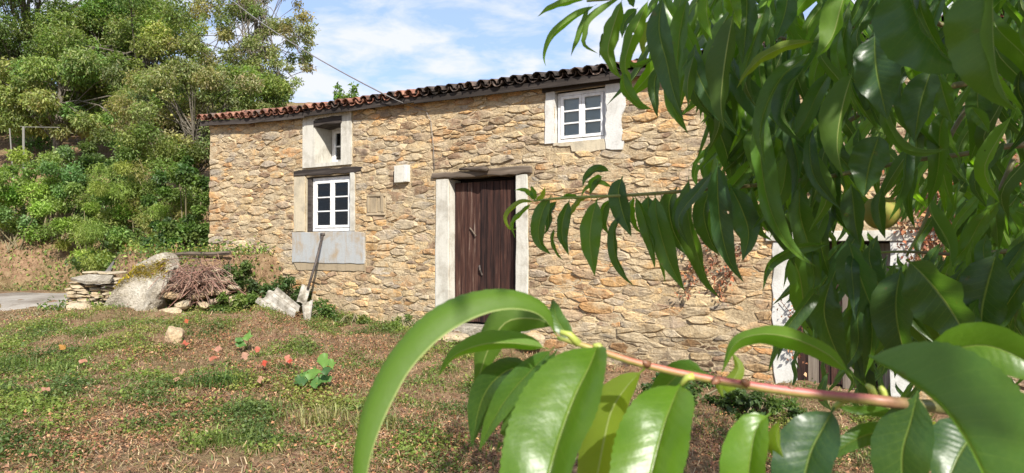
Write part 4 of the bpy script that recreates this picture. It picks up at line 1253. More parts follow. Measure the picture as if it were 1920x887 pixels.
# dry creeper on the wall
def creeper(label, u0, u1, v0, v1, n, cols, seed):
    root = empty('dry_creeper', hw((u0 + u1) / 2, v0, 0.03)); tag(root, label, 'creeper')
    b = root.location
    r_ = random.Random(seed); mb_ = MB(); P = []
    for i in range(max(5, n // 60)):
        u = r_.uniform(u0, u1); v = r_.uniform(v0, (v0 + v1) / 2); pts = []
        for _ in range(6):
            pts.append(hw(u, v, .045) - b); u += r_.uniform(-.1, .1); v += (v1 - v0) * .14
        mb_.tube(pts, .004, 4, (0.18, 0.10, 0.07), cap=False)
        for _ in range(n // max(5, n // 60)):
            q_ = r_.choice(pts); P.append(q_ + WD * r_.gauss(0, .05) + Vector((0, 0, r_.gauss(0, .06))) + WN * r_.uniform(0, .05))
    mb_.build('stem', M['tinted'], root)
    P = np.array([list(p_) for p_ in P]); m_ = len(P)
    D = norm(RNG.normal(size=(m_, 3)) * .6 + np.array(list(WN)) * .5 + np.array([0, 0, -.5]))
    L = RNG.uniform(.03, .06, m_)
    V2, T2, C2 = leaf_cloud(P, D, L, L * .7, pal(m_, cols, .25))
    np_mesh('foliage', V2, T2, C2, M['dry'], root)
RUST = [(0.30, 0.12, 0.06), (0.38, 0.17, 0.085), (0.22, 0.09, 0.05), (0.42, 0.24, 0.14)]
creeper('sparse rust coloured dry creeper on the stones left of the low doorway', 9.35, 9.85, 1.0, 1.55, 260, RUST, 1)
creeper('thick rust red dry creeper on the wall right of the low doorway', 11.6, 13.2, 1.2, 2.3, 2600, RUST, 2)
creeper('thin dry creeper stem inside the right side of the white jamb', 10.56, 10.66, 0.1, 1.0, 120, RUST, 3)

# ------------------------------------------------------------------ ground cover
GREEN = [(100, 650, .9, 1.1), (60, 760, .6, 1), (180, 700, .7, 1), (300, 725, .5, .9), (330, 605, .6, 1.1), (700, 612, .5, 1.3), (800, 614, .5, 1.3), (620, 612, .4, 1.2), (60, 620, .9, 1), (30, 700, .7, 1), (110, 690, .6, 1), (200, 640, .6, 1), (250, 745, .55, 1), (240, 700, .5, 1), (420, 720, .5, 1.3), (470, 785, .7, 1), (350, 592, .5, 1), (650, 620, .6, 1), (760, 615, .6, 1),
         (560, 652, .45, 1.2), (30, 745, .6, 1), (60, 835, .25, 1), (390, 825, .3, 1), (700, 765, .6, .7), (800, 690, .6, .9), (760, 840, .5, .5), (150, 600, .6, 1), (450, 590, .6, 1), (150, 745, .5, .6), (640, 745, .4, .8),
         (580, 800, .5, .8), (860, 660, .6, 1), (30, 650, .6, 1), (330, 650, .5, .8), (520, 815, .5, .6), (870, 740, .5, .8), (230, 790, .35, .8), (1650, 800, .6, .8), (1500, 820, .6, .6), (40, 880, .4, .7), (680, 690, .5, .5)]
GP = [(ground_at(a, b), r_, k_) for a, b, r_, k_ in GREEN]
LIT = [(440, 625, .7), (480, 610, .5), (430, 640, .7), (560, 605, .5), (700, 650, .6), (730, 840, .6), (300, 660, .5), (490, 715, .7), (600, 720, .5), (860, 850, .8), (200, 800, .7), (350, 790, .5), (640, 690, .5), (1450, 870, .8)]
LP = [(ground_at(a, b), r_) for a, b, r_ in LIT]
def gmask(x, y):
    s_ = 0.0
    for p_, r_, k_ in GP:
        d2 = (x - p_.x) ** 2 + ((y - p_.y) * .7) ** 2
        s_ = max(s_, k_ * math.exp(-d2 / (r_ * r_)))
    return s_ * max(0.0, 0.62 + 1.5 * mnoise.noise(Vector((x * 2.6, y * 2.6, 3.3)))) + (0.05 if x < -3.2 else 0.0) + max(0.0, 0.35 * mnoise.noise(Vector((x * .8, y * .8, 1.7))) - .02)
def lmask(x, y):
    s_ = 0.22
    for p_, r_ in LP:
        s_ = max(s_, math.exp(-((x - p_.x) ** 2 + ((y - p_.y) * .7) ** 2) / (r_ * r_)))
    return s_ * (0.7 + 0.7 * mnoise.noise(Vector((x * 1.7, y * 1.7, 8.3))))
rg = random.Random(77)
def hidden(x, y):
    """inside the house, or under the lane"""
    q_ = Vector((x, y, 0)) - HO
    if q_.dot(WD) > -0.1 and q_.dot(WN) < 0.02: return True
    return x < -7.7 and 11.7 < y < 14.55
def scatter(n, mask, xr=(-9.5, 4.5), yr=(3.2, 16.5), gain=1.0):
    o = []
    tries = 0
    while len(o) < n and tries < n * 30:
        tries += 1
        y = yr[0] + (yr[1] - yr[0]) * rg.random() ** 1.35
        lim = y * 0.8 + .3
        x = rg.uniform(max(xr[0] - 4, -lim), min(xr[1], lim * .75))
        if hidden(x, y): continue
        if rg.random() < mask(x, y) * gain: o.append((x, y, gh(x, y)))
    return np.array(o)
def blades(name, label, cat, P, h0, h1, w_, cols, lean, mat='foliage', tuft=0.0, weights=None):
    n = len(P)
    a = RNG.uniform(0, 2 * np.pi, n); hd = np.stack([np.cos(a), np.sin(a), np.zeros(n)], 1)
    ln = RNG.uniform(lean[0], lean[1], n)[:, None]
    H = RNG.uniform(h0, h1, n)[:, None]
    S = np.stack([-np.sin(a), np.cos(a), np.zeros(n)], 1) * (w_ * RNG.uniform(.6, 1.4, n))[:, None]
    up = np.array([0, 0, 1.0])
    b = P - up * .01
    m1 = b + up * H * .55 * np.sqrt(1 - np.minimum(ln, .95) ** 2 * .7) + hd * H * ln * .3
    tp = b + up * H * (1.02 - ln * .75) + hd * H * ln
    V2 = np.stack([b - S, b + S, m1 - S * .8, m1 + S * .8, tp], 1)
    i_ = np.arange(n)[:, None] * 5
    T2 = np.concatenate([i_ + np.array([0, 1, 3]), i_ + np.array([0, 3, 2]), i_ + np.array([2, 3, 4])], 1).reshape(-1, 3)
    C = pal(n, cols, .2, weights)
    return np_mesh(name, V2.reshape(-1, 3), T2, np.repeat(C, 5, 0), M[mat])
GRASS = [(0.14, 0.18, 0.05), (0.18, 0.21, 0.06), (0.11, 0.15, 0.04), (0.23, 0.23, 0.085), (0.30, 0.26, 0.13)]
P = scatter(66000, lambda x, y: gmask(x, y) + .03)
# gather part of the blades into tufts
o = blades('grass', '', '', P, .03, .10, .004, GRASS, (.35, 1.05))
tag(o, 'short patchy green grass growing over the brown soil', 'grass', kind='stuff')
P = scatter(24000, lambda x, y: .25 + .5 * lmask(x, y) + .3 * max(0, mnoise.noise(Vector((x * 1.3, y * 1.3, 20)))))
o = blades('dry_straw', '', '', P, .05, .16, .0035, [(0.40, 0.29, 0.16), (0.33, 0.215, 0.12), (0.46, 0.35, 0.21), (0.27, 0.16, 0.095)], (1.0, 1.3), 'dry')
tag(o, 'dry straw and dead grass stems strewn over the soil', 'straw', kind='stuff')
# leaf litter
P = scatter(52000, lambda x, y: min(1, max(0, lmask(x, y) - .06) * 1.2))
n = len(P)
P[:, 2] += RNG.uniform(.0, .05, n)
D = norm(RNG.normal(size=(n, 3)) * np.array([1, 1, .35]))
L = RNG.uniform(.010, .034, n)
V2, T2, C2 = leaf_cloud(P, D, L, L * RNG.uniform(.35, .8, n), pal(n, [(0.27, 0.14, 0.075), (0.34, 0.175, 0.09), (0.20, 0.10, 0.058), (0.38, 0.235, 0.135), (0.31, 0.15, 0.08), (0.13, 0.07, 0.042), (0.36, 0.20, 0.11)], .25))
tag(np_mesh('leaf_litter', V2, T2, C2, M['dry']), 'reddish brown litter of small dead leaves on the soil', 'leaf litter', kind='stuff')
# broad leaved weeds in patches: each patch has its own green
P = scatter(52000, lambda x, y: min(1, max(0, gmask(x, y) - .22) * 1.7))
n = len(P)
gm = np.array([min(1.4, gmask(p_[0], p_[1])) for p_ in P])
P[:, 2] += np.abs(RNG.normal(size=n)) * .04 * (.3 + gm * 1.3)
D = norm(RNG.normal(size=(n, 3)) * np.array([1, 1, .5]) + np.array([0, 0, .3]))
L = RNG.uniform(.012, .042, n)
pn = np.array([mnoise.noise(Vector((p_[0] * 1.4, p_[1] * 1.4, 31))) for p_ in P]) + RNG.normal(size=n) * .08
WC = np.array([(0.09, 0.135, 0.04), (0.13, 0.18, 0.05), (0.19, 0.25, 0.055), (0.26, 0.28, 0.075)])
ci_ = np.clip(((pn + .45) / .9 * 4).astype(int), 0, 3)
C = WC[ci_] * (1 + RNG.normal(size=(n, 1)) * .18)
V2, T2, C2 = leaf_cloud(P, D, L, L * RNG.uniform(.4, .8, n), np.clip(C, .01, .8))
tag(np_mesh('ground_weeds', V2, T2, C2, M['foliage']), 'low broad leaved green weeds covering patches of the ground', 'weeds', kind='stuff')
# bank vegetation behind the lane: dry grass
P = scatter(5000, lambda x, y: .8 if (y > 14.5 and x < -6) else (.5 if (y > 11.4 and -8 < x < -3) else 0), yr=(11, 18))
o = blades('bank_grass', '', '', P, .08, .3, .007, [(0.33, 0.24, 0.12), (0.30, 0.24, 0.11), (0.2, 0.2, 0.07), (0.16, 0.2, 0.06), (0.36, 0.25, 0.14)], (.4, 1.1), 'dry')
tag(o, 'tall dry grass on the earth bank behind the lane', 'grass', kind='stuff')
P = scatter(9000, lambda x, y: max(0, .3 + mnoise.noise(Vector((x * 1.1, y * 1.1, 2)))) if (y > 14.3 and x < -5) else (.5 if (y > 11.2 and -8 < x < -3) else 0), yr=(11, 19))
n = len(P); P[:, 2] += np.abs(RNG.normal(size=n)) * .1
D = norm(RNG.normal(size=(n, 3)) + np.array([0, 0, .2])); L = RNG.uniform(.04, .1, n)
V2, T2, C2 = leaf_cloud(P, D, L, L * .55, pal(n, B_D + B_G + [(0.3, 0.2, 0.1)], .2))
tag(np_mesh('bank_weeds', V2, T2, C2, M['foliage']), 'mixed green weeds and brambles covering the earth bank', 'weeds', kind='stuff')
# longer grass tufts
TU = [(420, 722, .30, 'dark green arching grass tuft left of the round leaved plant', (0.08, 0.135, 0.035)), (392, 830, .22, 'tall pale grass tuft near the bottom edge', (0.17, 0.21, 0.06)), (600, 790, .22, 'straw coloured grass tuft below the round leaved plant', (0.27, 0.25, 0.11)),
      (30, 690, .24, 'bright grass tuft at the left edge of the clearing', (0.15, 0.21, 0.05)), (120, 695, .2, 'second bright grass tuft from the left edge', (0.14, 0.2, 0.05)), (700, 800, .2, 'yellowish grass tuft beside the tip of the long arching leaf', (0.24, 0.24, 0.09)), (480, 770, .2, 'short green grass tuft in the middle of the clearing', (0.12, 0.17, 0.05))]
for px, py, h_, lb, cc in TU:
    g0 = ground_at(px, py)
    n = 220
    P = np.array(list(g0)) + np.concatenate([RNG.normal(size=(n, 2)) * np.array([.13, .1]), np.zeros((n, 1))], 1)
    o = blades('grass_tuft', '', '', P, h_ * .4, h_, .0045, [cc, tuple(x * 1.25 for x in cc), tuple(x * .8 for x in cc)], (.3, .95))
    tag(o, lb, 'grass tuft', 'grass tufts in the clearing', 'stuff')

# round leaved squash plants
def round_leaf(center, r_, nrm, col, parent, seed):
    rr = random.Random(seed)
    nrm = nrm.normalized(); a = nrm.orthogonal().normalized(); b = nrm.cross(a)
    V_ = [center]; n_ = 14
    for i in range(n_):
        an = 2 * math.pi * i / n_
        q_ = r_ * (1 + .16 * math.sin(an * 5) + rr.uniform(-.10, .08)) * (0.55 if i == 0 else 1)
        V_.append(center + a * math.cos(an) * q_ + b * math.sin(an) * q_ + nrm * r_ * (.32 * math.sin(an * 3 + seed) + .16 * math.sin(an * 5 + seed * 2) + .1))
    mb_ = MB(); mb_.add(V_, [(0, i + 1, (i + 1) % n_ + 1) for i in range(n_)], col)
    return mb_.build('leaf', M['foliage'], parent, smooth=True)
def squash(px, py, pts, label, seed):
    g0 = ground_at(px, py)
    root = empty('squash_plant', g0); tag(root, label, 'plant', 'squash plants')
    mb_ = MB()
    for i, (dx_, dy_, r_, cc) in enumerate(pts):
        Yp = g0.y - .22 - .02 * i
        c_ = at(px + dx_, py + dy_, Yp) - g0
        mb_.tube([Vector((0, 0, -.02)), c_ * .5 + Vector((0, .03, .02)), c_], [.006, .005, .004], 5, (.16, .24, .06), cap=False)
        round_leaf(c_, r_ / FPX * Yp, Vector((random.Random(seed + i).uniform(-.5, .5), -.7, .8)), cc, root, seed + i)
    mb_.build('stem', M['tinted'], root)
GG = (0.09, 0.19, 0.045); GB = (0.14, 0.26, 0.055); GD2 = (0.06, 0.13, 0.04)
squash(600, 722, [(8, -46, 14, GB), (-28, -15, 13, GG), (-12, -22, 15, GB), (0, -8, 14, GD2), (10, -12, 12, GG), (-36, -8, 12, GD2), (22, -40, 9, GB), (-8, -4, 11, GG), (14, -28, 11, GD2)], 'green round leaved plant with an orange leaf in the clearing', 5)
squash(462, 655, [(4, -24, 10, GB), (-10, -10, 9, GG), (-14, -18, 7, GG)], 'small round leaved seedling among the dead leaves', 25)
RF = [(620, 706, 9, (0.5, 0.2, 0.05), 'orange leaf standing at the right side of the round leaved plant'), (498, 702, 9, (0.55, 0.09, 0.05), 'bright red leaf lying alone left of the round leaved plant'),
      (541, 690, 9, (0.55, 0.22, 0.15), 'pinkish leaf touching a small red one near the round leaved plant'), (546, 698, 7, (0.5, 0.08, 0.05), 'small red leaf just below the pinkish leaf'),
      (402, 688, 9, (0.45, 0.16, 0.1), 'dull red leaf above the dark grass tuft'), (484, 674, 8, (0.5, 0.14, 0.09), 'red leaf right of the small seedling'), (350, 660, 8, (0.5, 0.13, 0.08), 'red leaf lying below the pale upright rock'),
      (462, 686, 11, (0.5, 0.28, 0.2), 'largest pale pink leaf below the small seedling'), (490, 732, 9, (0.48, 0.27, 0.18), 'pale leaf on bare soil right of the dark grass tuft'), (412, 670, 9, (0.5, 0.25, 0.18), 'pinkish leaf left of the small seedling'),
      (160, 695, 9, (0.5, 0.24, 0.16), 'lone orange leaf in the weeds at the left'), (90, 753, 10, (0.5, 0.26, 0.18), 'leftmost pale leaf on the soil'), (120, 668, 9, (0.48, 0.24, 0.06), 'yellowish orange leaf in the grass at the left'),
      (352, 617, 8, (0.55, 0.14, 0.06), 'red leaf resting against the pale upright rock'), (345, 716, 9, (0.5, 0.3, 0.2), 'pale leaf left of the dark grass tuft'), (618, 730, 8, (0.5, 0.27, 0.2), 'pale leaf on the soil under the round leaved plant'), (335, 730, 8, (0.48, 0.27, 0.18), 'pale leaf lowest left of the dark grass tuft')]
for i, (px, py, r_, cc, lb) in enumerate(RF):
    g0 = ground_at(px, py)
    root = round_leaf(g0 + Vector((0, -.03, .10)), r_ * .78 / FPX * g0.y, Vector((random.Random(i).uniform(-.5, .5), random.Random(i + 9).uniform(-1.1, -.4), 1)), tuple(x * .88 for x in cc), None, i + 60)
    root.name = 'fallen_leaf'
    tag(root, lb, 'fallen leaf', 'coloured fallen leaves')


# ------------------------------------------------------------------ the peach tree
def catmull(P, n):
    P = [Vector(p) for p in P]
    P = [P[0] * 2 - P[1]] + P + [P[-1] * 2 - P[-2]]
    o = []; m_ = len(P) - 3
    for i in range(n + 1):
        s_ = i / n * m_; j = min(int(s_), m_ - 1); t = s_ - j
        a, b, c_, d_ = P[j:j + 4]
        o.append(0.5 * ((2 * b) + (c_ - a) * t + (2 * a - 5 * b + 4 * c_ - d_) * t * t + (3 * b - a - 3 * c_ + d_) * t ** 3))
    return o
CAMP = Vector((0, 0, EYE))
def leaf_geo(pts, hr, hl, ar, al, seed, seg=18, petiole=0.05, wave=0.06, flip=False, cup=14):
    """pts: midrib; hr/hl half widths right and left of the way of growth; ar/al tilt of each half away from the viewer (degrees)"""
    r_ = random.Random(seed)
    sp_ = catmull(pts, seg * 3)
    # even spacing along the midrib
    cum = [0.0]
    for a, b in zip(sp_, sp_[1:]): cum.append(cum[-1] + (b - a).length)
    tot = cum[-1]; Q = []; j = 0
    for i in range(seg + 1):
        t = tot * i / seg
        while j < len(cum) - 2 and cum[j + 1] < t: j += 1
        f_ = (t - cum[j]) / max(1e-9, cum[j + 1] - cum[j]); Q.append(sp_[j].lerp(sp_[j + 1], f_))
    cols_ = (1.0, 0.75, 0.4)
    V_, UV = [], []
    ph1, ph2 = r_.uniform(0, 6.28), r_.uniform(0, 6.28)
    kf = r_.uniform(2.2, 3.6)
    for i in range(seg + 1):
        s_ = i / seg
        T = (Q[min(i + 1, seg)] - Q[max(i - 1, 0)]).normalized()
        Vw = (CAMP - Q[i]).normalized()
        S = T.cross(Vw)
        S = S.normalized() if S.length > 1e-4 else Vector((1, 0, 0))
        N = S.cross(T).normalized()
        if N.dot(Vw) < 0: N = -N
        if s_ < petiole:
            w_ = 0.045
        else:
            q_ = (s_ - petiole) / (1 - petiole)
            w_ = max(0.03 if i < seg else 0.004, (q_ ** 0.68) * ((1 - q_) ** 1.12) / 0.3045)
        row = []
        for sd_, hwid, ang, ph_ in ((1, hr, ar, ph1), (-1, hl, al, ph2)):
            half = []
            for c_ in cols_:
                an = math.radians(ang) + math.radians(cup if sd_ > 0 else 14) * (c_ - .4)       # slight cup
                d_ = S * sd_ * math.cos(an) - N * math.sin(an)
                pn = (S * sd_ * math.sin(an) + N * math.cos(an))
                ww = hwid * w_
                tooth = 1 + (0.016 if (i % 2) else -0.016) * (c_ == 1.0)
                off = wave * hwid * math.sin(s_ * 6.28 * kf + ph_) * c_ * c_ * min(1, w_ * 1.3)
                half.append((Q[i] + d_ * ww * c_ * tooth + pn * off, 0.5 + sd_ * 0.5 * c_ * max(w_, 0.02) / max(w_, 0.02)))
            row.append(half)
        full = [row[1][0], row[1][1], row[1][2], (Q[i], 0.5), row[0][2], row[0][1], row[0][0]]
        for p_, u_ in full:
            V_.append(p_); UV.append((u_, s_))
    k_ = 7
    F_ = []
    for i in range(seg):
        for j in range(k_ - 1):
            a = i * k_ + j
            f_ = (a, a + 1, a + 1 + k_, a + k_)
            F_.append(tuple(reversed(f_)) if flip else f_)
    return V_, F_, UV
def leaf_mesh(name, geos, cols, mat):
    me = bpy.data.meshes.new(name)
    V_, F_, U_, C_ = [], [], [], []
    for (v_, f_, u_), c_ in zip(geos, cols):
        o_ = len(V_)
        V_ += [tuple(p_) for p_ in v_]; F_ += [tuple(i + o_ for i in f) for f in f_]; U_ += u_; C_ += [c_] * len(v_)
    me.from_pydata(V_, [], F_)
    ul = me.uv_layers.new(name='UVMap')
    li = np.empty(len(me.loops), dtype=np.int32); me.loops.foreach_get('vertex_index', li)
    ul.data.foreach_set('uv', np.array(U_, dtype=np.float32)[li].ravel())
    ca = me.color_attributes.new('Col', 'FLOAT_COLOR', 'POINT')
    ca.data.foreach_set('color', [x for c_ in C_ for x in (*c_, 1.0)])
    me.polygons.foreach_set('use_smooth', [True] * len(me.polygons))
    me.materials.append(mat); me.update()
    # crisp crease along the midrib
    ev = np.empty(len(me.edges) * 2, dtype=np.int32); me.edges.foreach_get('vertices', ev); ev = ev.reshape(-1, 2)
    uu = np.array(U_)[:, 0]
    mid_ = (np.abs(uu[ev[:, 0]] - .5) < 1e-4) & (np.abs(uu[ev[:, 1]] - .5) < 1e-4)
    sa = me.attributes.new('sharp_edge', 'BOOLEAN', 'EDGE'); sa.data.foreach_set('value', mid_)
    return me

TB = Vector((1.75, 1.35, gh(1.75, 1.35)))
peach = empty('peach_tree', TB)
tag(peach, 'peach tree with long drooping green leaves filling the right foreground', 'tree')
def tw(p_): return p_ - TB
def branch(pts, rad, cols, name='branch', n=8, under=None):
    mb_ = MB()
    c_ = catmull(pts, 24)
    k_ = len(c_)
    rr = [float(np.interp(i / (k_ - 1), np.linspace(0, 1, len(rad)), rad)) for i in range(k_)]
    o0 = len(mb_.v)
    mb_.tube([tw(p_) for p_ in c_], rr, n, (1, 1, 1))
    cc = np.array(cols); out_ = []
    for i in range(k_):
        for j in range(n):
            f_ = i / (k_ - 1)
            base = np.array([np.interp(f_, np.linspace(0, 1, len(cc)), cc[:, q_]) for q_ in range(3)])
            if under is not None:      # sunny side flushed red, shaded side green
                dz = (Vector(mb_.v[i * n + j]) - tw(c_[i])).z / max(rr[i], 1e-6)
                q_ = min(1, max(0, .5 - dz * .9)) * (1 if f_ > .3 else 0)
                base = base * (1 - q_) + np.array(under) * q_
            out_.append(tuple(base))
    mb_.c = out_
    # swollen buds at intervals
    return mb_, c_
BROWN = (0.16, 0.11, 0.075); RED = (0.44, 0.12, 0.12); GRN = (0.22, 0.28, 0.06); OLV = (0.14, 0.13, 0.05)
# trunk and main limbs (to the right of the frame)
mb_, _ = branch([TB + Vector((0, 0, -.15)), TB + Vector((-.03, 0, .5)), TB + Vector((-.02, .05, 1.1)), TB + Vector((.05, .1, 1.9)), TB + Vector((0, .2, 2.9))], [.085, .07, .06, .05, .02], [BROWN, BROWN])
mb_.build('trunk', M['bark'], peach, smooth=True)
tk = lambda h: TB + Vector((-.02, .05, h))

NLEAF = [0]
LG = (0.085, 0.18, 0.016); LM = (0.056, 0.125, 0.022); LDK = (0.036, 0.082, 0.022); LBL = (0.036, 0.086, 0.036); LYE = (0.14, 0.20, 0.02)
def hero(br, pts, hr, hl, ar=12, al=25, col=LM, flip=False, seg=18, pet=.05, wave=.06, cup=14):
    """pts: (photo x, photo y, distance) along the midrib"""
    if not flip: ar, al = -ar, -al
    P3 = [at(*p_) for p_ in pts]
    d_ = sum(p_[2] for p_ in pts) / len(pts)
    NLEAF[0] += 1
    r_ = random.Random(NLEAF[0])
    g_ = leaf_geo([tw(p_) + TB for p_ in P3], hr / FPX * d_, hl / FPX * d_, ar, al, NLEAF[0], seg, pet, wave, flip, cup)
    g_ = ([p_ - TB for p_ in g_[0]], g_[1], g_[2])
    f_ = r_.uniform(.85, 1.15)
    me = leaf_mesh('leaf', [g_], [tuple(x * f_ for x in col)], M['peach_leaf'])
    o_ = bpy.data.objects.new('leaf', me)
    link(o_, br)
    return o_
def Z(pts, z0, z1=None):
    z1 = z0 if z1 is None else z1
    n_ = len(pts) - 1
    return [(x, y, z0 + (z1 - z0) * i / n_) for i, (x, y) in enumerate(pts)]

# --- low red twig in the near foreground
tp = Z([(1690, 756), (1600, 746), (1490, 735), (1400, 722), (1300, 705), (1200, 682), (1130, 660)], .40, .42)
tp3 = [tk(.95), at(2150, 800, .85), at(1850, 772, .5)] + [at(*p_) for p_ in tp] + [at(1085, 645, .42), at(1046, 634, .425)]
mb_, _ = branch(tp3, [.022, .007, .0036, .0030, .0027, .0024, .0021, .0019, .0013], [BROWN, OLV, OLV, RED, RED, (0.44, 0.13, 0.1), (0.40, 0.14, 0.09), (0.34, 0.22, 0.07), GRN], n=12, under=(0.26, 0.27, 0.07))
lowb = mb_.build('branch', M['twig'], peach, smooth=True)
# petiole nodes
for a, b in (((1300, 706), (1276, 722)), ((1600, 746), (1560, 768)), ((1640, 745), (1625, 722)), ((1130, 660), (1112, 648)), ((1660, 752), (1650, 725)), ((1085, 645), (1050, 622))):
    pm = MB(); A3, B3 = at(*a, .41), at(*b, .41)
    pm.tube([tw(A3), tw(A3.lerp(B3, .5) + Vector((0, 0, .002))), tw(B3)], [.0026, .0022, .0014], 7, (0.34, 0.38, 0.08)); pm.build('leaf_stalk', M['twig'], lowb, smooth=True)
for (bx, by, up_) in ((1490, 733, -9), (1400, 720, -8), (1215, 684, -7), (1345, 712, 8), (1545, 742, 9)):
    pm = MB(); A3, B3 = at(bx, by, .408), at(bx - 10, by + up_, .405)
    pm.tube([tw(A3), tw(A3.lerp(B3, .5)), tw(B3)], [.0026, .0021, .0004], 7, (0.20, 0.09, 0.05)); pm.build('bud', M['twig'], lowb, smooth=True)
# L1 long arching leaf seen from below
hero(lowb, Z([(1050, 640), (1020, 598), (989, 583), (946, 581), (902, 592), (858, 613), (815, 644), (771, 692), (740, 745), (714, 801), (692, 871), (682, 960), (678, 1060)], .42, .35), 78, 60, 0, 112, LG, True, 64, .04, .03, 75)
hero(lowb, Z([(1030, 655), (1000, 648), (950, 643), (900, 647), (850, 668), (820, 708)], .43, .44), 27, 27, 15, 55, LG, True, 20)
hero(lowb, Z([(1046, 618), (1005, 598), (950, 604), (918, 650), (900, 700), (886, 736)], .47, .50), 34, 30, 15, 20, LM, True, 20)
hero(lowb, Z([(1005, 700), (965, 690), (925, 715), (900, 760), (884, 838)], .46, .48), 30, 30, 25, 35, LDK, False, 20)
hero(lowb, Z([(1040, 650), (1005, 685), (955, 740), (918, 800), (898, 846)], .45, .46), 26, 26, 10, 45, LM, False, 20)
hero(lowb, Z([(1045, 655), (1010, 710), (968, 775), (930, 848)], .46, .47), 24, 24, 15, 30, LDK, False, 18)
hero(lowb, Z([(1075, 640), (1045, 600), (1040, 575), (1035, 560)], .46, .48), 16, 16, 10, 30, LM, False, 14)
hero(lowb, Z([(1120, 648), (1108, 682), (1079, 742), (1052, 815), (1030, 890), (1000, 1010), (960, 1180)], .41, .33), 100, 96, 10, 72, LG, False, 64, .02, .05)
hero(lowb, Z([(1212, 688), (1178, 722), (1147, 770), (1130, 840), (1112, 940), (1100, 1040)], .45, .46), 50, 44, 12, 40, LYE, True, 44)
hero(lowb, Z([(1276, 720), (1264, 748), (1246, 796), (1226, 870), (1204, 970), (1180, 1120)], .41, .35), 80, 70, 12, 52, LG, False, 56, .03, .05)
hero(lowb, Z([(1622, 723), (1585, 692), (1545, 660), (1485, 634), (1425, 627), (1378, 645), (1352, 702)], .41, .45), 30, 34, 45, 40, LG, True, 50, .12)
hero(lowb, Z([(1325, 700), (1285, 695), (1245, 728), (1205, 775)], .45, .47), 26, 26, 20, 25, LM, False, 16)
hero(lowb, Z([(1350, 710), (1365, 722), (1385, 690), (1372, 660)], .44, .45), 16, 14, 20, 25, LYE, True, 12)
hero(lowb, Z([(1345, 710), (1350, 730), (1356, 746)], .43), 7, 7, 20, 25, LYE, True, 10)
hero(lowb, Z([(1446, 775), (1420, 800), (1408, 855), (1402, 940), (1395, 1060)], .39, .37), 54, 46, 12, 60, LG, False, 22)
hero(lowb, Z([(1462, 785), (1456, 825), (1474, 868), (1502, 925)], .39), 24, 24, 30, 65, LYE, True, 18)
hero(lowb, Z([(1565, 764), (1545, 800), (1520, 850), (1502, 925), (1480, 1040)], .40, .38), 64, 52, 22, 45, LBL, False, 22)
hero(lowb, Z([(1690, 822), (1640, 812), (1590, 832), (1548, 868)], .42), 22, 22, 20, 35, LM, False, 16)
hero(lowb, Z([(1700, 785), (1650, 772), (1600, 768), (1560, 760)], .42), 10, 12, 30, 40, LM, False, 14)
hero(lowb, Z([(1628, 668), (1690, 708), (1752, 752), (1797, 806), (1838, 880), (1880, 990), (1915, 1120)], .38, .25), 40, 128, 100, 10, LM, False, 60, .02, .03)
hero(lowb, Z([(1735, 676), (1800, 652), (1860, 650), (1930, 682), (2010, 740)], .40, .36), 50, 46, 25, 30, LG, False, 22, .03)
hero(lowb, Z([(1722, 732), (1708, 790), (1692, 850), (1694, 930), (1700, 1010)], .40), 54, 48, 20, 25, LDK, False, 18)
hero(lowb, Z([(1752, 790), (1742, 835), (1730, 874)], .41), 15, 15, 20, 25, (0.26, 0.27, 0.03), True, 12)
hero(lowb, Z([(1840, 795), (1800, 850), (1765, 930)], .40, .38), 60, 60, 15, 25, LBL, False, 18)
hero(lowb, Z([(1930, 760), (1890, 820), (1870, 900)], .42), 60, 60, 15, 25, LDK, False, 16)

# --- middle twig with hanging leaves, about a metre away
m3 = [tk(1.55), at(2080, 300, 1.25), at(1800, 290, 1.18), at(1560, 330, 1.1), at(1420, 347, 1.04), at(1300, 357, 1.02), at(1180, 366, 1.0), at(1060, 371, 1.0), at(1000, 377, 1.0)]
mb_, _ = branch(m3, [.03, .008, .0042, .0035, .003, .0028, .0025, .0022, .0013], [BROWN, BROWN, OLV, OLV, (0.2, 0.16, 0.07), (0.2, 0.2, 0.07), GRN, GRN])
midb = mb_.build('branch', M['twig'], peach, smooth=True)
rroll = random.Random(12)
def H(pts, hr, hl, ar=18, al=28, col=LM, flip=False, z=1.0, z1=None, seg=14):
    ro = rroll.uniform(-36, 36)
    return hero(midb, Z(pts, z, z1), hr, hl, ar + 10 + ro, al + 8 - ro, col, flip, seg + 4, .05, .13)
H([(1005, 378), (975, 380), (955, 395), (949, 412), (955, 428), (966, 430), (970, 424)], 9, 8, 30, 50, LYE, True)
H([(998, 380), (975, 400), (959, 420), (966, 447)], 8, 7, 30, 40, LG, True)
H([(1003, 376), (1000, 360), (996, 348)], 7, 7, 20, 20, LG, False); H([(1003, 376), (985, 358), (965, 356)], 6, 6, 20, 30, LG); H([(1004, 376), (1015, 366), (1022, 350)], 7, 6, 20, 30, LYE)
H([(1034, 366), (1018, 395), (1010, 430), (1014, 458), (1034, 478)], 17, 15, 15, 30, LM)
H([(1045, 376), (1030, 395), (1028, 425), (1020, 440)], 10, 12, 35, 40, LBL, z=1.03)
H([(1068, 374), (1056, 410), (1054, 445), (1067, 480)], 14, 14, 18, 25, LDK)
H([(1040, 425), (1034, 450), (1044, 476), (1058, 490)], 6, 6, 30, 40, LM, True, 1.02)
H([(1120, 372), (1110, 410), (1106, 455), (1115, 518)], 21, 22, 14, 20, LM)
H([(1100, 372), (1085, 378), (1072, 398), (1068, 412)], 10, 8, 30, 45, LYE, True)
H([(1090, 372), (1065, 366), (1050, 372)], 6, 6, 40, 40, LM)
H([(1166, 400), (1152, 430), (1154, 480), (1170, 515), (1190, 538)], 13, 12, 25, 40, LDK)
H([(1168, 330), (1160, 358), (1168, 400), (1184, 444)], 22, 19, 18, 30, LBL)
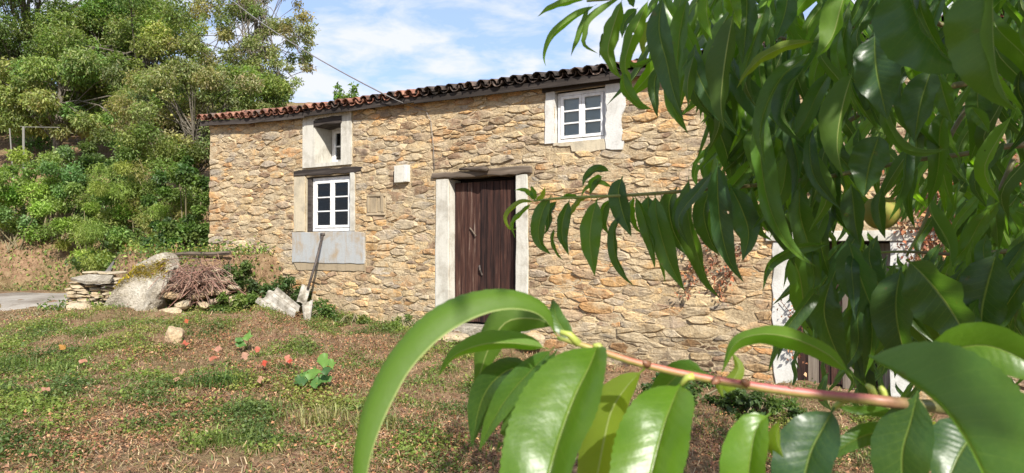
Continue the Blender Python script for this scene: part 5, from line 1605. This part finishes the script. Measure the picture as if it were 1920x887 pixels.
H([(1150, 352), (1120, 345), (1100, 355), (1088, 372)], 9, 9, 30, 45, LG, True)
H([(1130, 330), (1112, 340), (1106, 365)], 14, 12, 30, 30, LM); H([(1145, 322), (1120, 318), (1100, 332), (1092, 352)], 10, 10, 30, 30, LDK, z=1.05)
H([(1150, 370), (1132, 390), (1130, 420), (1142, 442)], 10, 12, 35, 40, LM, z=1.03)
H([(1190, 366), (1205, 400), (1222, 460), (1228, 504)], 15, 16, 25, 28, LM)
H([(1228, 362), (1232, 410), (1248, 470), (1264, 510), (1284, 546)], 24, 22, 15, 30, LM, seg=18)
H([(1215, 364), (1218, 410), (1228, 450), (1240, 470)], 22, 18, 25, 30, LBL, z=1.02)
H([(1246, 430), (1242, 480), (1247, 530)], 9, 9, 20, 30, LG, True, 1.03)
H([(1190, 366), (1180, 390), (1186, 420), (1204, 440)], 12, 12, 30, 40, LG, True, 1.04)
H([(1292, 330), (1290, 400), (1306, 470), (1326, 528), (1349, 558)], 25, 22, 16, 32, LM, seg=20)
H([(1300, 352), (1284, 390), (1282, 440), (1300, 462)], 22, 18, 20, 30, LG, True, 1.03)
H([(1345, 300), (1346, 370), (1352, 430), (1368, 490), (1395, 530)], 27, 24, 16, 30, LBL, seg=20)
H([(1368, 345), (1392, 395), (1404, 440), (1392, 490)], 26, 26, 20, 24, LBL)
H([(1410, 348), (1412, 395), (1424, 430), (1448, 452)], 15, 15, 22, 30, LM)
H([(1428, 180), (1424, 270), (1438, 370), (1465, 440), (1500, 480), (1530, 500)], 26, 26, 18, 30, LM, z=.95, seg=22)
H([(1555, 458), (1500, 464), (1462, 480), (1438, 506), (1430, 546)], 14, 14, 30, 40, LM)
H([(1590, 448), (1604, 495), (1624, 550), (1648, 612)], 40, 38, 16, 24, LBL, z=.95)
H([(1270, 350), (1255, 380), (1262, 430), (1290, 482)], 22, 20, 22, 30, LDK, z=1.05)
H([(1330, 352), (1320, 400), (1332, 450), (1350, 480)], 22, 20, 22, 30, LDK, z=1.08)
H([(1450, 345), (1455, 400), (1480, 460), (1490, 500)], 24, 22, 22, 30, LDK, z=1.08)
H([(1500, 340), (1500, 400), (1515, 455), (1540, 540)], 26, 24, 22, 30, LM, z=1.05)
H([(1560, 335), (1550, 400), (1540, 460), (1560, 530)], 26, 24, 22, 30, LDK, z=1.1)
H([(1480, 470), (1500, 520), (1510, 590), (1530, 640)], 28, 26, 22, 30, LM, z=1.15)
H([(1700, 485), (1745, 530), (1795, 600), (1822, 668)], 62, 58, 14, 24, LDK, z=.8, z1=.75, seg=18)
H([(1690, 500), (1680, 570), (1690, 640), (1715, 700)], 44, 40, 22, 30, LDK, z=.9)
H([(1560, 520), (1545, 580), (1560, 640), (1590, 700)], 34, 30, 22, 30, LDK, z=1.0)
H([(1620, 560), (1610, 620), (1620, 680), (1640, 730)], 34, 30, 22, 30, LM, z=1.05)
H([(1870, 470), (1850, 540), (1840, 600), (1850, 680)], 50, 46, 22, 30, LDK, z=.9)

# --- upper twig, closest leaves hang into the sky
u3 = [tk(2.2), at(2050, -260, 1.05), at(1800, -160, .9), at(1560, -90, .85), at(1380, -50, .85), at(1240, -25, .85), at(1160, -5, .86), at(1100, 2, .87)]
mb_, _ = branch(u3, [.03, .012, .006, .005, .004, .003, .0025, .0015], [BROWN, BROWN, OLV, OLV, GRN, GRN])
upb = mb_.build('branch', M['twig'], peach, smooth=True)
def U(pts, hr, hl, ar=18, al=28, col=LM, flip=False, z=.85, z1=None, seg=16):
    ro = rroll.uniform(-34, 34)
    return hero(upb, Z(pts, z, z1), hr * .95, hl * .95, ar + 8 + ro, al + 8 - ro, col, flip, seg + 4, .05, .13)
U([(1105, -6), (1060, 4), (1030, 15), (1007, 32)], 11, 9, 20, 30, LG, True)
U([(1120, 8), (1080, 30), (1045, 56), (1026, 85), (1020, 108), (1024, 125)], 12, 11, 18, 40, LG, True)
U([(1105, 8), (1094, 45), (1080, 80), (1070, 106)], 9, 9, 20, 30, LM, True)
U([(1165, -5), (1130, 22), (1106, 44), (1102, 64), (1098, 82), (1122, 101)], 14, 12, 25, 50, LG, True)
U([(1168, -5), (1150, 50), (1140, 95), (1150, 128), (1168, 150)], 24, 20, 14, 35, LG, True, .82)
U([(1130, 60), (1126, 90), (1124, 108)], 5, 6, 20, 30, LDK)
U([(1168, 130), (1172, 165), (1195, 195), (1224, 206)], 15, 14, 22, 35, LM, False, .84)
U([(1218, -5), (1198, 40), (1180, 85), (1172, 125), (1186, 165)], 22, 20, 16, 30, LG, True, .84)
U([(1242, -10), (1236, 55), (1250, 115), (1262, 170), (1282, 226)], 28, 26, 14, 32, LBL, False, .8, seg=20)
U([(1226, 108), (1196, 123), (1162, 114)], 8, 8, 40, 50, LM)
U([(1196, 15), (1172, 40), (1166, 72)], 14, 10, 25, 35, LBL, z=.9); U([(1180, -8), (1186, 8), (1188, 14)], 8, 8)
U([(1232, 30), (1212, 70), (1205, 105)], 16, 14, 22, 30, LYE, True, .92)
U([(1290, -10), (1275, 60), (1270, 130), (1276, 180)], 22, 20, 22, 30, LM, z=.9); U([(1245, 120), (1228, 150), (1230, 200), (1234, 222)], 14, 12, 22, 30, LDK, z=.9)
U([(1250, 140), (1262, 200), (1290, 250)], 14, 12, 22, 30, LM, z=.92); U([(1302, 100), (1290, 150), (1290, 200)], 18, 16, 22, 30, LM, True, z=.93)
U([(1376, 20), (1364, 85), (1355, 150), (1352, 200), (1358, 242)], 40, 26, 12, 40, LDK, True, .78, seg=20)
U([(1330, -20), (1325, 20), (1335, 75)], 18, 18, 20, 30, LG, True, .85); U([(1360, -30), (1372, 10), (1388, 55)], 18, 18, 20, 30, LG, False, .85); U([(1400, -30), (1400, 30), (1392, 120)], 26, 24, 20, 30, LDK, False, .88)
U([(1532, 78), (1482, 84), (1432, 106), (1400, 136), (1381, 166)], 15, 17, 25, 35, LYE, True, .78)
U([(1524, 96), (1470, 140), (1440, 190), (1425, 250), (1434, 310)], 22, 22, 16, 35, LM, False, .82, seg=20)
U([(1516, 116), (1484, 165), (1470, 210), (1486, 246), (1508, 268)], 27, 22, 16, 100, LBL, False, .8)
U([(1440, 0), (1420, 60), (1400, 120), (1392, 170)], 22, 22, 20, 30, LM, z=.9); U([(1480, -20), (1470, 30), (1452, 80)], 24, 22, 20, 30, LBL, z=.86)
U([(1590, -30), (1575, 20), (1560, 70), (1530, 110)], 34, 30, 20, 30, LG, True, .8)
U([(1700, -50), (1722, 30), (1758, 88), (1812, 138)], 84, 30, 14, 100, LBL, False, .55, seg=20)
U([(1862, -70), (1862, 50), (1868, 125), (1885, 178), (1908, 208)], 84, 34, 14, 100, LM, False, .5, seg=20)
U([(1640, 60), (1642, 120), (1652, 175), (1664, 225)], 48, 44, 18, 24, LBL, False, .72)
U([(1655, 175), (1678, 238), (1720, 277), (1785, 279)], 22, 20, 30, 95, LM, False, .75)
U([(1748, 125), (1726, 195), (1714, 268)], 36, 32, 20, 28, LDK, False, .8)
U([(1758, 135), (1772, 185), (1788, 235)], 22, 20, 22, 30, LM, False, .85)
U([(1820, 200), (1840, 225), (1855, 250)], 14, 14, 22, 30, LM, False, .9)
U([(1600, 130), (1580, 200), (1570, 270), (1580, 330)], 40, 36, 22, 30, LM, True, .8)
U([(1650, 250), (1630, 310), (1620, 370)], 40, 36, 20, 30, LDK, False, .85)

# --- the peach
bm_ = bmesh.new(); bmesh.ops.create_uvsphere(bm_, u_segments=28, v_segments=18, radius=1)
for v_ in bm_.verts:
    a = math.atan2(v_.co.y, v_.co.x)
    cre = math.exp(-((a + 1.45) / .16) ** 2) * .10 * math.sqrt(max(0, 1 - v_.co.z ** 2))
    v_.co *= 1 - cre
    if v_.co.z > .8: v_.co.z -= (v_.co.z - .8) * .7
me = bpy.data.meshes.new('peach'); bm_.to_mesh(me); bm_.free()
for p_ in me.polygons: p_.use_smooth = True
k = NT('peach_skin')
n1 = k.noise(3, 4, .6, k.pos()); n2 = k.noise(40, 3, .6, k.pos())
k_c = k.mix(k.ramp(n1, [(.45, 0), (.7, .7)]), (0.22, 0.23, 0.045), (0.32, 0.22, 0.055))
M['peach_skin'] = k.done(k.principled(k.mix(.3, k_c, k.ramp(n2, [(.3, (.7, .7, .7)), (.6, (1, 1, 1))]), 'MULTIPLY'), .65, None, .25))
me.materials.append(M['peach_skin'])
po = bpy.data.objects.new('peach', me); link(po, midb)
po.location = at(1652, 398, 1.15) - TB; po.scale = (.029, .029, .03); po['label'] = 'unripe yellow green peach hanging among the leaves'

hero(midb, Z([(1655, 352), (1648, 385), (1652, 420), (1660, 448)], 1.08), 14, 13, 20, 40, LDK, False, 16)
hero(midb, Z([(1596, 345), (1600, 380), (1604, 420), (1612, 460)], 1.06), 24, 20, 25, 35, LDK, False, 16)

# --- the rest of the crown in view, further back
rl = random.Random(99)
CROWN = [(1170, -30), (1215, 110), (1240, 190), (1310, 255), (1300, 330), (1420, 400), (1500, 480), (1530, 600), (1610, 690), (1720, 700), (1960, 660), (1960, -40)]
HOLES = [(1530, 40, 34, 34), (1285, 75, 18, 42), (1700, 465, 50, 32), (1260, 250, 70, 50), (1572, 640, 50, 60), (1190, 40, 50, 90), (1612, 420, 18, 18), (1800, 440, 34, 16), (1655, 400, 40, 44)]
def inside(px, py):
    c_ = False; n_ = len(CROWN)
    for i in range(n_):
        (x0, y0), (x1, y1) = CROWN[i], CROWN[(i + 1) % n_]
        if (y0 > py) != (y1 > py) and px < (x1 - x0) * (py - y0) / (y1 - y0) + x0: c_ = not c_
    return c_
def rand_leaf(px, py, z, L_px, sd_):
    r_ = random.Random(sd_)
    sw_ = r_.uniform(-1.1, .9); cu = r_.uniform(-.8, .9)
    pts = [(px, py, z), (px + L_px * (.12 * sw_ - .05), py + L_px * .22, z - .02), (px + L_px * .45 * sw_, py + L_px * .6, z - .02), (px + L_px * (.6 * sw_ + cu * .4), py + L_px * .97, z + r_.uniform(-.04, .04))]
    P3 = [at(*p_) for p_ in pts]
    hwid = L_px * r_.uniform(.075, .13) / FPX * z
    g_ = leaf_geo(P3, hwid, hwid * r_.uniform(.85, 1.1), *(lambda f_, q_, fl: ((f_ + q_) * (1 if fl else -1), (f_ - q_) * (1 if fl else -1)))(r_.uniform(15, 50), r_.uniform(-45, 45), sd_ % 5 < 2), sd_, 12, .06, .1, sd_ % 5 < 2)
    return ([p_ - TB for p_ in g_[0]], g_[1], g_[2])
def skip(px, py):
    for hx, hy, rx, ry in HOLES:
        if ((px - hx) / rx) ** 2 + ((py - hy) / ry) ** 2 < 1: return True
    return False
back = [tk(1.9), at(2100, 120, 1.7), at(1850, 150, 1.55), at(1650, 190, 1.5), at(1480, 230, 1.5), at(1350, 265, 1.5)]
mb_, bc = branch(back, [.03, .014, .008, .006, .004, .002], [BROWN, BROWN, OLV, OLV, GRN])
backb = mb_.build('branch', M['twig'], peach, smooth=True)
for pts in ([(1640, 195), (1560, 250), (1500, 310), (1430, 345)], [(1850, 150), (1780, 260), (1740, 400), (1700, 480)], [(1900, 470), (1800, 477), (1700, 472), (1640, 474)], [(1650, 190), (1560, 130), (1460, 70), (1340, 90), (1280, 80)], [(1900, 300), (1850, 420), (1800, 600)], [(1800, 60), (1700, 30), (1560, 60), (1510, 62)]):
    mb_, _ = branch([at(x, y, 1.45) for x, y in pts], [.006, .004, .0025], [OLV, BROWN, GRN], n=6)
    mb_.build('twig', M['twig'], backb, smooth=True)
geos, cols = [], []
cnt = 0; sd_ = 500
while cnt < 420:
    px, py = rl.uniform(1170, 1960), rl.uniform(-60, 640)
    z = rl.uniform(.95, 2.0) if cnt < 330 else rl.uniform(1.6, 3.0)
    Lp = rl.uniform(.11, .16) * FPX / z
    sd_ += 1
    if not inside(px, py) or not inside(px, min(py + Lp * .8, 655)) : continue
    if skip(px, py + Lp * .15) or skip(px, py + Lp * .5) or skip(px, py + Lp * .85): continue
    g_ = rand_leaf(px, py, z, Lp, sd_)
    c_ = rl.choice([LM, LM, LDK, LBL, LG, LM]); f_ = rl.uniform(.7, 1.3); c_ = tuple(x * f_ for x in c_)
    if cnt < 170:
        me = leaf_mesh('leaf', [g_], [c_], M['peach_leaf'])
        o = bpy.data.objects.new('leaf', me); link(o, backb)
    else:
        geos.append(g_); cols.append(c_)
    cnt += 1
for _ in range(150):
    px, py = rl.uniform(1290, 1580), rl.uniform(-40, 330); z = rl.uniform(.95, 1.5); sd_ += 1
    Lp = rl.uniform(.10, .155) * FPX / z
    if px < 1300 and py > 150: continue
    if skip(px, py + Lp * .2) or skip(px, py + Lp * .6) or py + Lp > 470: continue
    geos.append(rand_leaf(px, py, z, Lp, sd_)); cols.append(rl.choice([LM, LDK, LBL, LG, LM]))
for _ in range(130):
    px, py = rl.uniform(1500, 1960), rl.uniform(430, 610); z = rl.uniform(.9, 1.7); sd_ += 1
    Lp = rl.uniform(.10, .15) * FPX / z
    if py + Lp > 720 or (px < 1560 and py < 470) or skip(px, py + Lp * .1): continue
    geos.append(rand_leaf(px, py, z, Lp, sd_)); cols.append(rl.choice([LM, LDK, LBL, LDK]))
# leaves of the far side of the crown, low at the right
for _ in range(60):
    px, py = rl.uniform(1490, 1900), rl.uniform(560, 720); z = rl.uniform(1.9, 2.8); sd_ += 1
    if px < 1560 and py < 600: continue
    geos.append(rand_leaf(px, py, z, rl.uniform(.11, .15) * FPX / z, sd_)); cols.append(rl.choice([LM, LDK, LBL]))
for _ in range(620):
    px, py = rl.uniform(1540, 2050), rl.uniform(-40, 640); z = rl.uniform(1.7, 3.4); sd_ += 1
    if px < 1560 + max(0, 300 - py) * .2 or skip(px, py + 25) or skip(px, py + 60): continue
    geos.append(rand_leaf(px, py, z, rl.uniform(.11, .16) * FPX / z, sd_)); cols.append(rl.choice([LM, LDK, LBL]))
# unseen crown overhead and to the right that shades the hanging leaves
def over(n_, xr, yr, zr, size=(.11, .16)):
    for _ in range(n_):
        p_ = Vector((rl.uniform(*xr), rl.uniform(*yr), EYE + rl.uniform(*zr)))
        L_ = rl.uniform(*size); an = rl.uniform(0, 6.28)
        d_ = Vector((math.cos(an), math.sin(an), -.5)) * L_
        pts = [p_, p_ + d_ * .35 + Vector((0, 0, .01)), p_ + d_ * .75 - Vector((0, 0, .02)), p_ + d_ - Vector((0, 0, .05))]
        hwid = L_ * .14
        g_ = leaf_geo(pts, hwid, hwid, rl.uniform(0, 30), rl.uniform(0, 30), rl.randrange(9999), 6, .06, .07)
        geos.append(([q_ - TB for q_ in g_[0]], g_[1], g_[2])); cols.append(rl.choice([LM, LG, LDK]))
over(760, (.12, 1.4), (-.25, .75), (.52, 1.0))
over(2700, (.55, 3.2), (-.3, 2.5), (.6, 1.5))
over(260, (1.0, 2.6), (0.2, 2.6), (-.3, .6))
over(700, (.9, 4.0), (1.2, 3.4), (.95, 2.0), (.13, .18))
me = leaf_mesh('crown_leaves', geos, cols, M['peach_leaf'])
o = bpy.data.objects.new('crown_leaves', me); link(o, peach); tag(o, kind='stuff')
